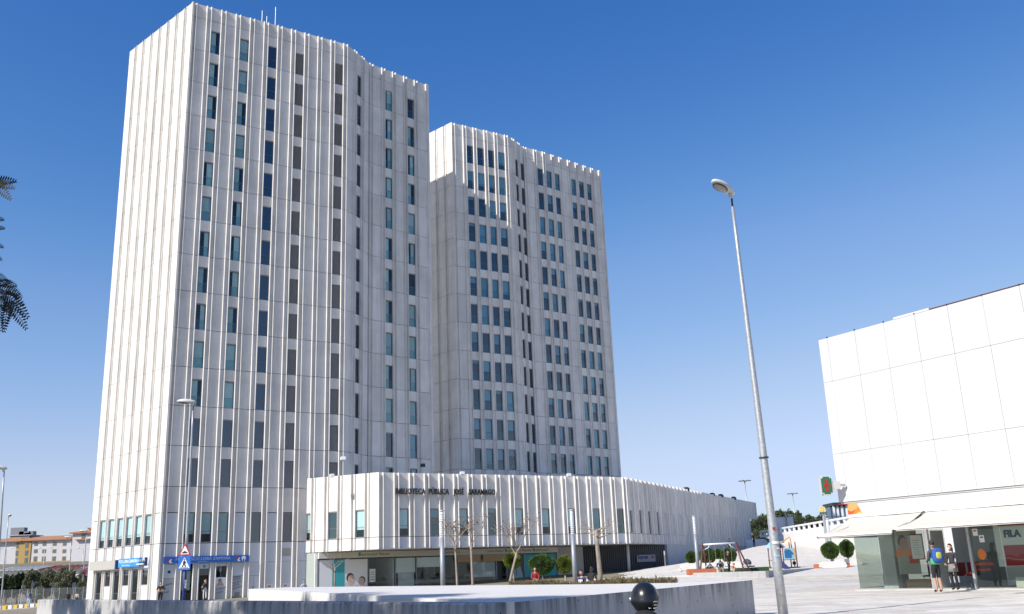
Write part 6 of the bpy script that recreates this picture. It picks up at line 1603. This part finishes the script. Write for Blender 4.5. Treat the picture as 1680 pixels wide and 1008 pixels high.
# far left walkers
q = atz(46, 998, -.22); person("person in a blue jacket walking a dog along the kerb", q, R(185), h=1.76, top=C_BLU, legs=mcol("pale_jeans", (.40, .45, .55)), hair=M_HAIRB, stride=.14, extra=backpack(C_GRY, None, .12))
dg_ = empty("dog", q + Vector((1.5, .3, 0)), R(60), "small tan dog walking beside the person in blue", "dog"); M_DOG = mat("tan_fur", (.38, .25, .15), .9, var=.2, vscale=12)
mb = MB(); mb.tube([(0, .34, .40), (0, .2, .41), (0, -.1, .39), (0, -.28, .42), (0, -.38, .52), (0, -.42, .58)], [.07, .10, .12, .12, .075, .07], 10); mb.ell((0, -.48, .60), (.07, .11, .07), 10, 8); mb.tube([(0, -.55, .59), (0, -.64, .57)], [.045, .032], 8)
for s in (-1, 1):
    mb.tube([(.07 * s, -.24, .36), (.075 * s, -.25, .2), (.075 * s, -.26, .04), (.075 * s, -.31, .02)], [.05, .033, .026, .028], 8); mb.tube([(.07 * s, .26, .38), (.08 * s, .19, .26), (.08 * s, .30, .16), (.08 * s, .28, .04), (.08 * s, .23, .02)], [.065, .05, .03, .025, .028], 8); mb.add([(.03 * s, -.44, .65), (.08 * s, -.43, .64), (.06 * s, -.42, .74)], [(0, 1, 2), (2, 1, 0)])
mb.tube([(0, .36, .43), (0, .46, .55), (0, .44, .66)], [.03, .022, .012], 6); mb.build("body", M_DOG, dg_, True)
MB().ell((0, -.655, .575), (.02, .015, .015), 8, 6).build("nose", M_BLACK, dg_)
for x, l, kw in ((113, "person with dark backpack walking away beside the far sign post", dict(top=C_GRY, legs=C_BLK, hair=M_HAIRB, extra=backpack(C_BLK))), (127, "person in a cream top walking away beside the tower edge", dict(top=C_CRM, legs=C_BLK, hair=M_HAIRB))):
    q = atY(x, 971.5, 118); person(l, (q.x, 118, q.z - 1.68), R(180), h=1.7, stride=.1, group="people on the far pavement", **kw)

# ------------------------------------------------------------------ scooter rider in front
hc = atY(1056, 974, 9.6)
rx_, ry_ = hc.x, 9.6; g0_ = hc.z - 1.255
def rider_extra(e, k, P):
    c = (P['nk'] + Vector((0, -.015, .13))) * k; rz_ = Matrix.Rotation(R(12), 3, 'Z')
    def shell(p):
        q = p.copy()
        if q.z < -.25:
            k_ = 1 + .20 * (q.z + .25); q.x *= k_; q.y *= k_
        if q.z < -.72: q.z = -.72 + (q.z + .72) * .3
        if q.z < .1 and q.y < -.72: q.y = -.72
        if q.y > .3 and q.z < -.1: q.y += .05
        return q
    hel = MB(); hel.ell(c + Vector((0, .0, .03)), (.138, .165, .158), 36, 24, 0, shell, rz_); ho = hel.build("helmet", mat("satin_black_shell", (.012, .013, .015), .30, spec=.6), e, True)
    for i, (dz, w) in enumerate(((.012, .038), (-.018, .034), (-.048, .038))):
        v = MB(); v.ell(c + rz_ @ Vector((-.085, .134, dz - .01)), (w * .82, .012, .0085 if i != 1 else .006), 12, 8, 0, None, rz_ @ Matrix.Rotation(R(36), 3, 'Z')); v.build("vent_trim", mat("silver_trim", (.55, .56, .52), .3, metal=.6), ho, True)
    MB().ell(c + rz_ @ Vector((-.02, .172, -.055)), (.014, .006, .005), 10, 6).build("badge", MATS["silver_trim"], ho, True)
    hz = MB(); hz.tube([c + rz_ @ Vector((.128, -.02, .028)), c + rz_ @ Vector((.15, -.02, .028))], .022, 12); hz.build("visor_hinge", MATS["silver_trim"], ho, True)
    vi = MB(); vi.ell(c + rz_ @ Vector((0, -.02, .02)), (.140, .175, .10), 20, 12, 0, lambda p: Vector((p.x, min(p.y, -.25), p.z)), rz_); vi.build("visor", M_GLASSD, ho, True)
    col_ = MB(); col_.tube([P['nb'] * k + Vector((0, .03, -.03)), P['nb'] * k + Vector((0, .02, .03)), P['nk'] * k + Vector((0, .02, .0))], [.21, .15, .118], 18); col_.build("collar", mat("rider_jacket", (.022, .022, .026), .7), e, True)
M_RJ = mat("rider_jacket", (.022, .022, .026), .7, var=.2, vscale=8)
person("scooter rider in a black open-face helmet and dark jacket, seen from behind", (rx_, ry_, g0_), R(168), 'sit', h=1.72, top=M_RJ, legs=C_JEAN, hair=M_HAIRB, extra=rider_extra, lookz=R(12), armL=((-.30, -.22, .72), (-.30, -.50, .60)), armR=((.30, -.22, .72), (.30, -.50, .60)))
sc = empty("motor_scooter", (rx_, ry_, -.02), R(168), "dark motor scooter under the helmeted rider", "scooter"); M_SCO = mat("scooter_paint", (.03, .03, .035), .3)
zz = g0_ + .40
mb = MB(); mb.yprism([(-.16, .55), (.16, .55), (.17, zz + .02), (-.17, zz + .02)], -.25, .65); mb.build("seat", M_BLACK, sc)
MB().ell((0, .35, .50), (.19, .45, .22), 16, 10).build("rear_body", M_SCO, sc, True); MB().box(-.17, .17, -.62, -.1, .26, .34).build("footboard", M_SCO, sc); MB().add([(-.2, -.62, .3), (.2, -.62, .3), (.14, -.82, 1.0), (-.14, -.82, 1.0), (-.2, -.70, .3), (.2, -.70, .3), (.14, -.90, 1.0), (-.14, -.90, 1.0)], [(0, 1, 2, 3), (7, 6, 5, 4), (0, 4, 5, 1), (3, 2, 6, 7), (0, 3, 7, 4), (1, 5, 6, 2)]).build("leg_shield", M_SCO, sc)
MB().tube([(-.34, -.72, 1.02), (0, -.80, 1.04), (.34, -.72, 1.02)], .018, 8).build("handlebar", M_DARKST, sc); MB().tube([(0, -.82, 1.0), (0, -.98, .3)], .03, 8).build("fork", M_DARKST, sc)
for y in (-1.0, .55): 
    w = MB(); pts = [(0, y + .2 * math.cos(t), .24 + .2 * math.sin(t)) for t in [2 * math.pi * i / 22 for i in range(23)]]; w.tube(pts, .055, 8); wo_ = w.build("wheel", M_BLACK, sc, True); MB().tube([(-.05, y, .24), (.05, y, .24)], .13, 14).build("rim", M_GALV, wo_)
MB().box(-.08, .08, .78, .82, .52, .60).build("tail_light", M_RED, sc)
finish_people()
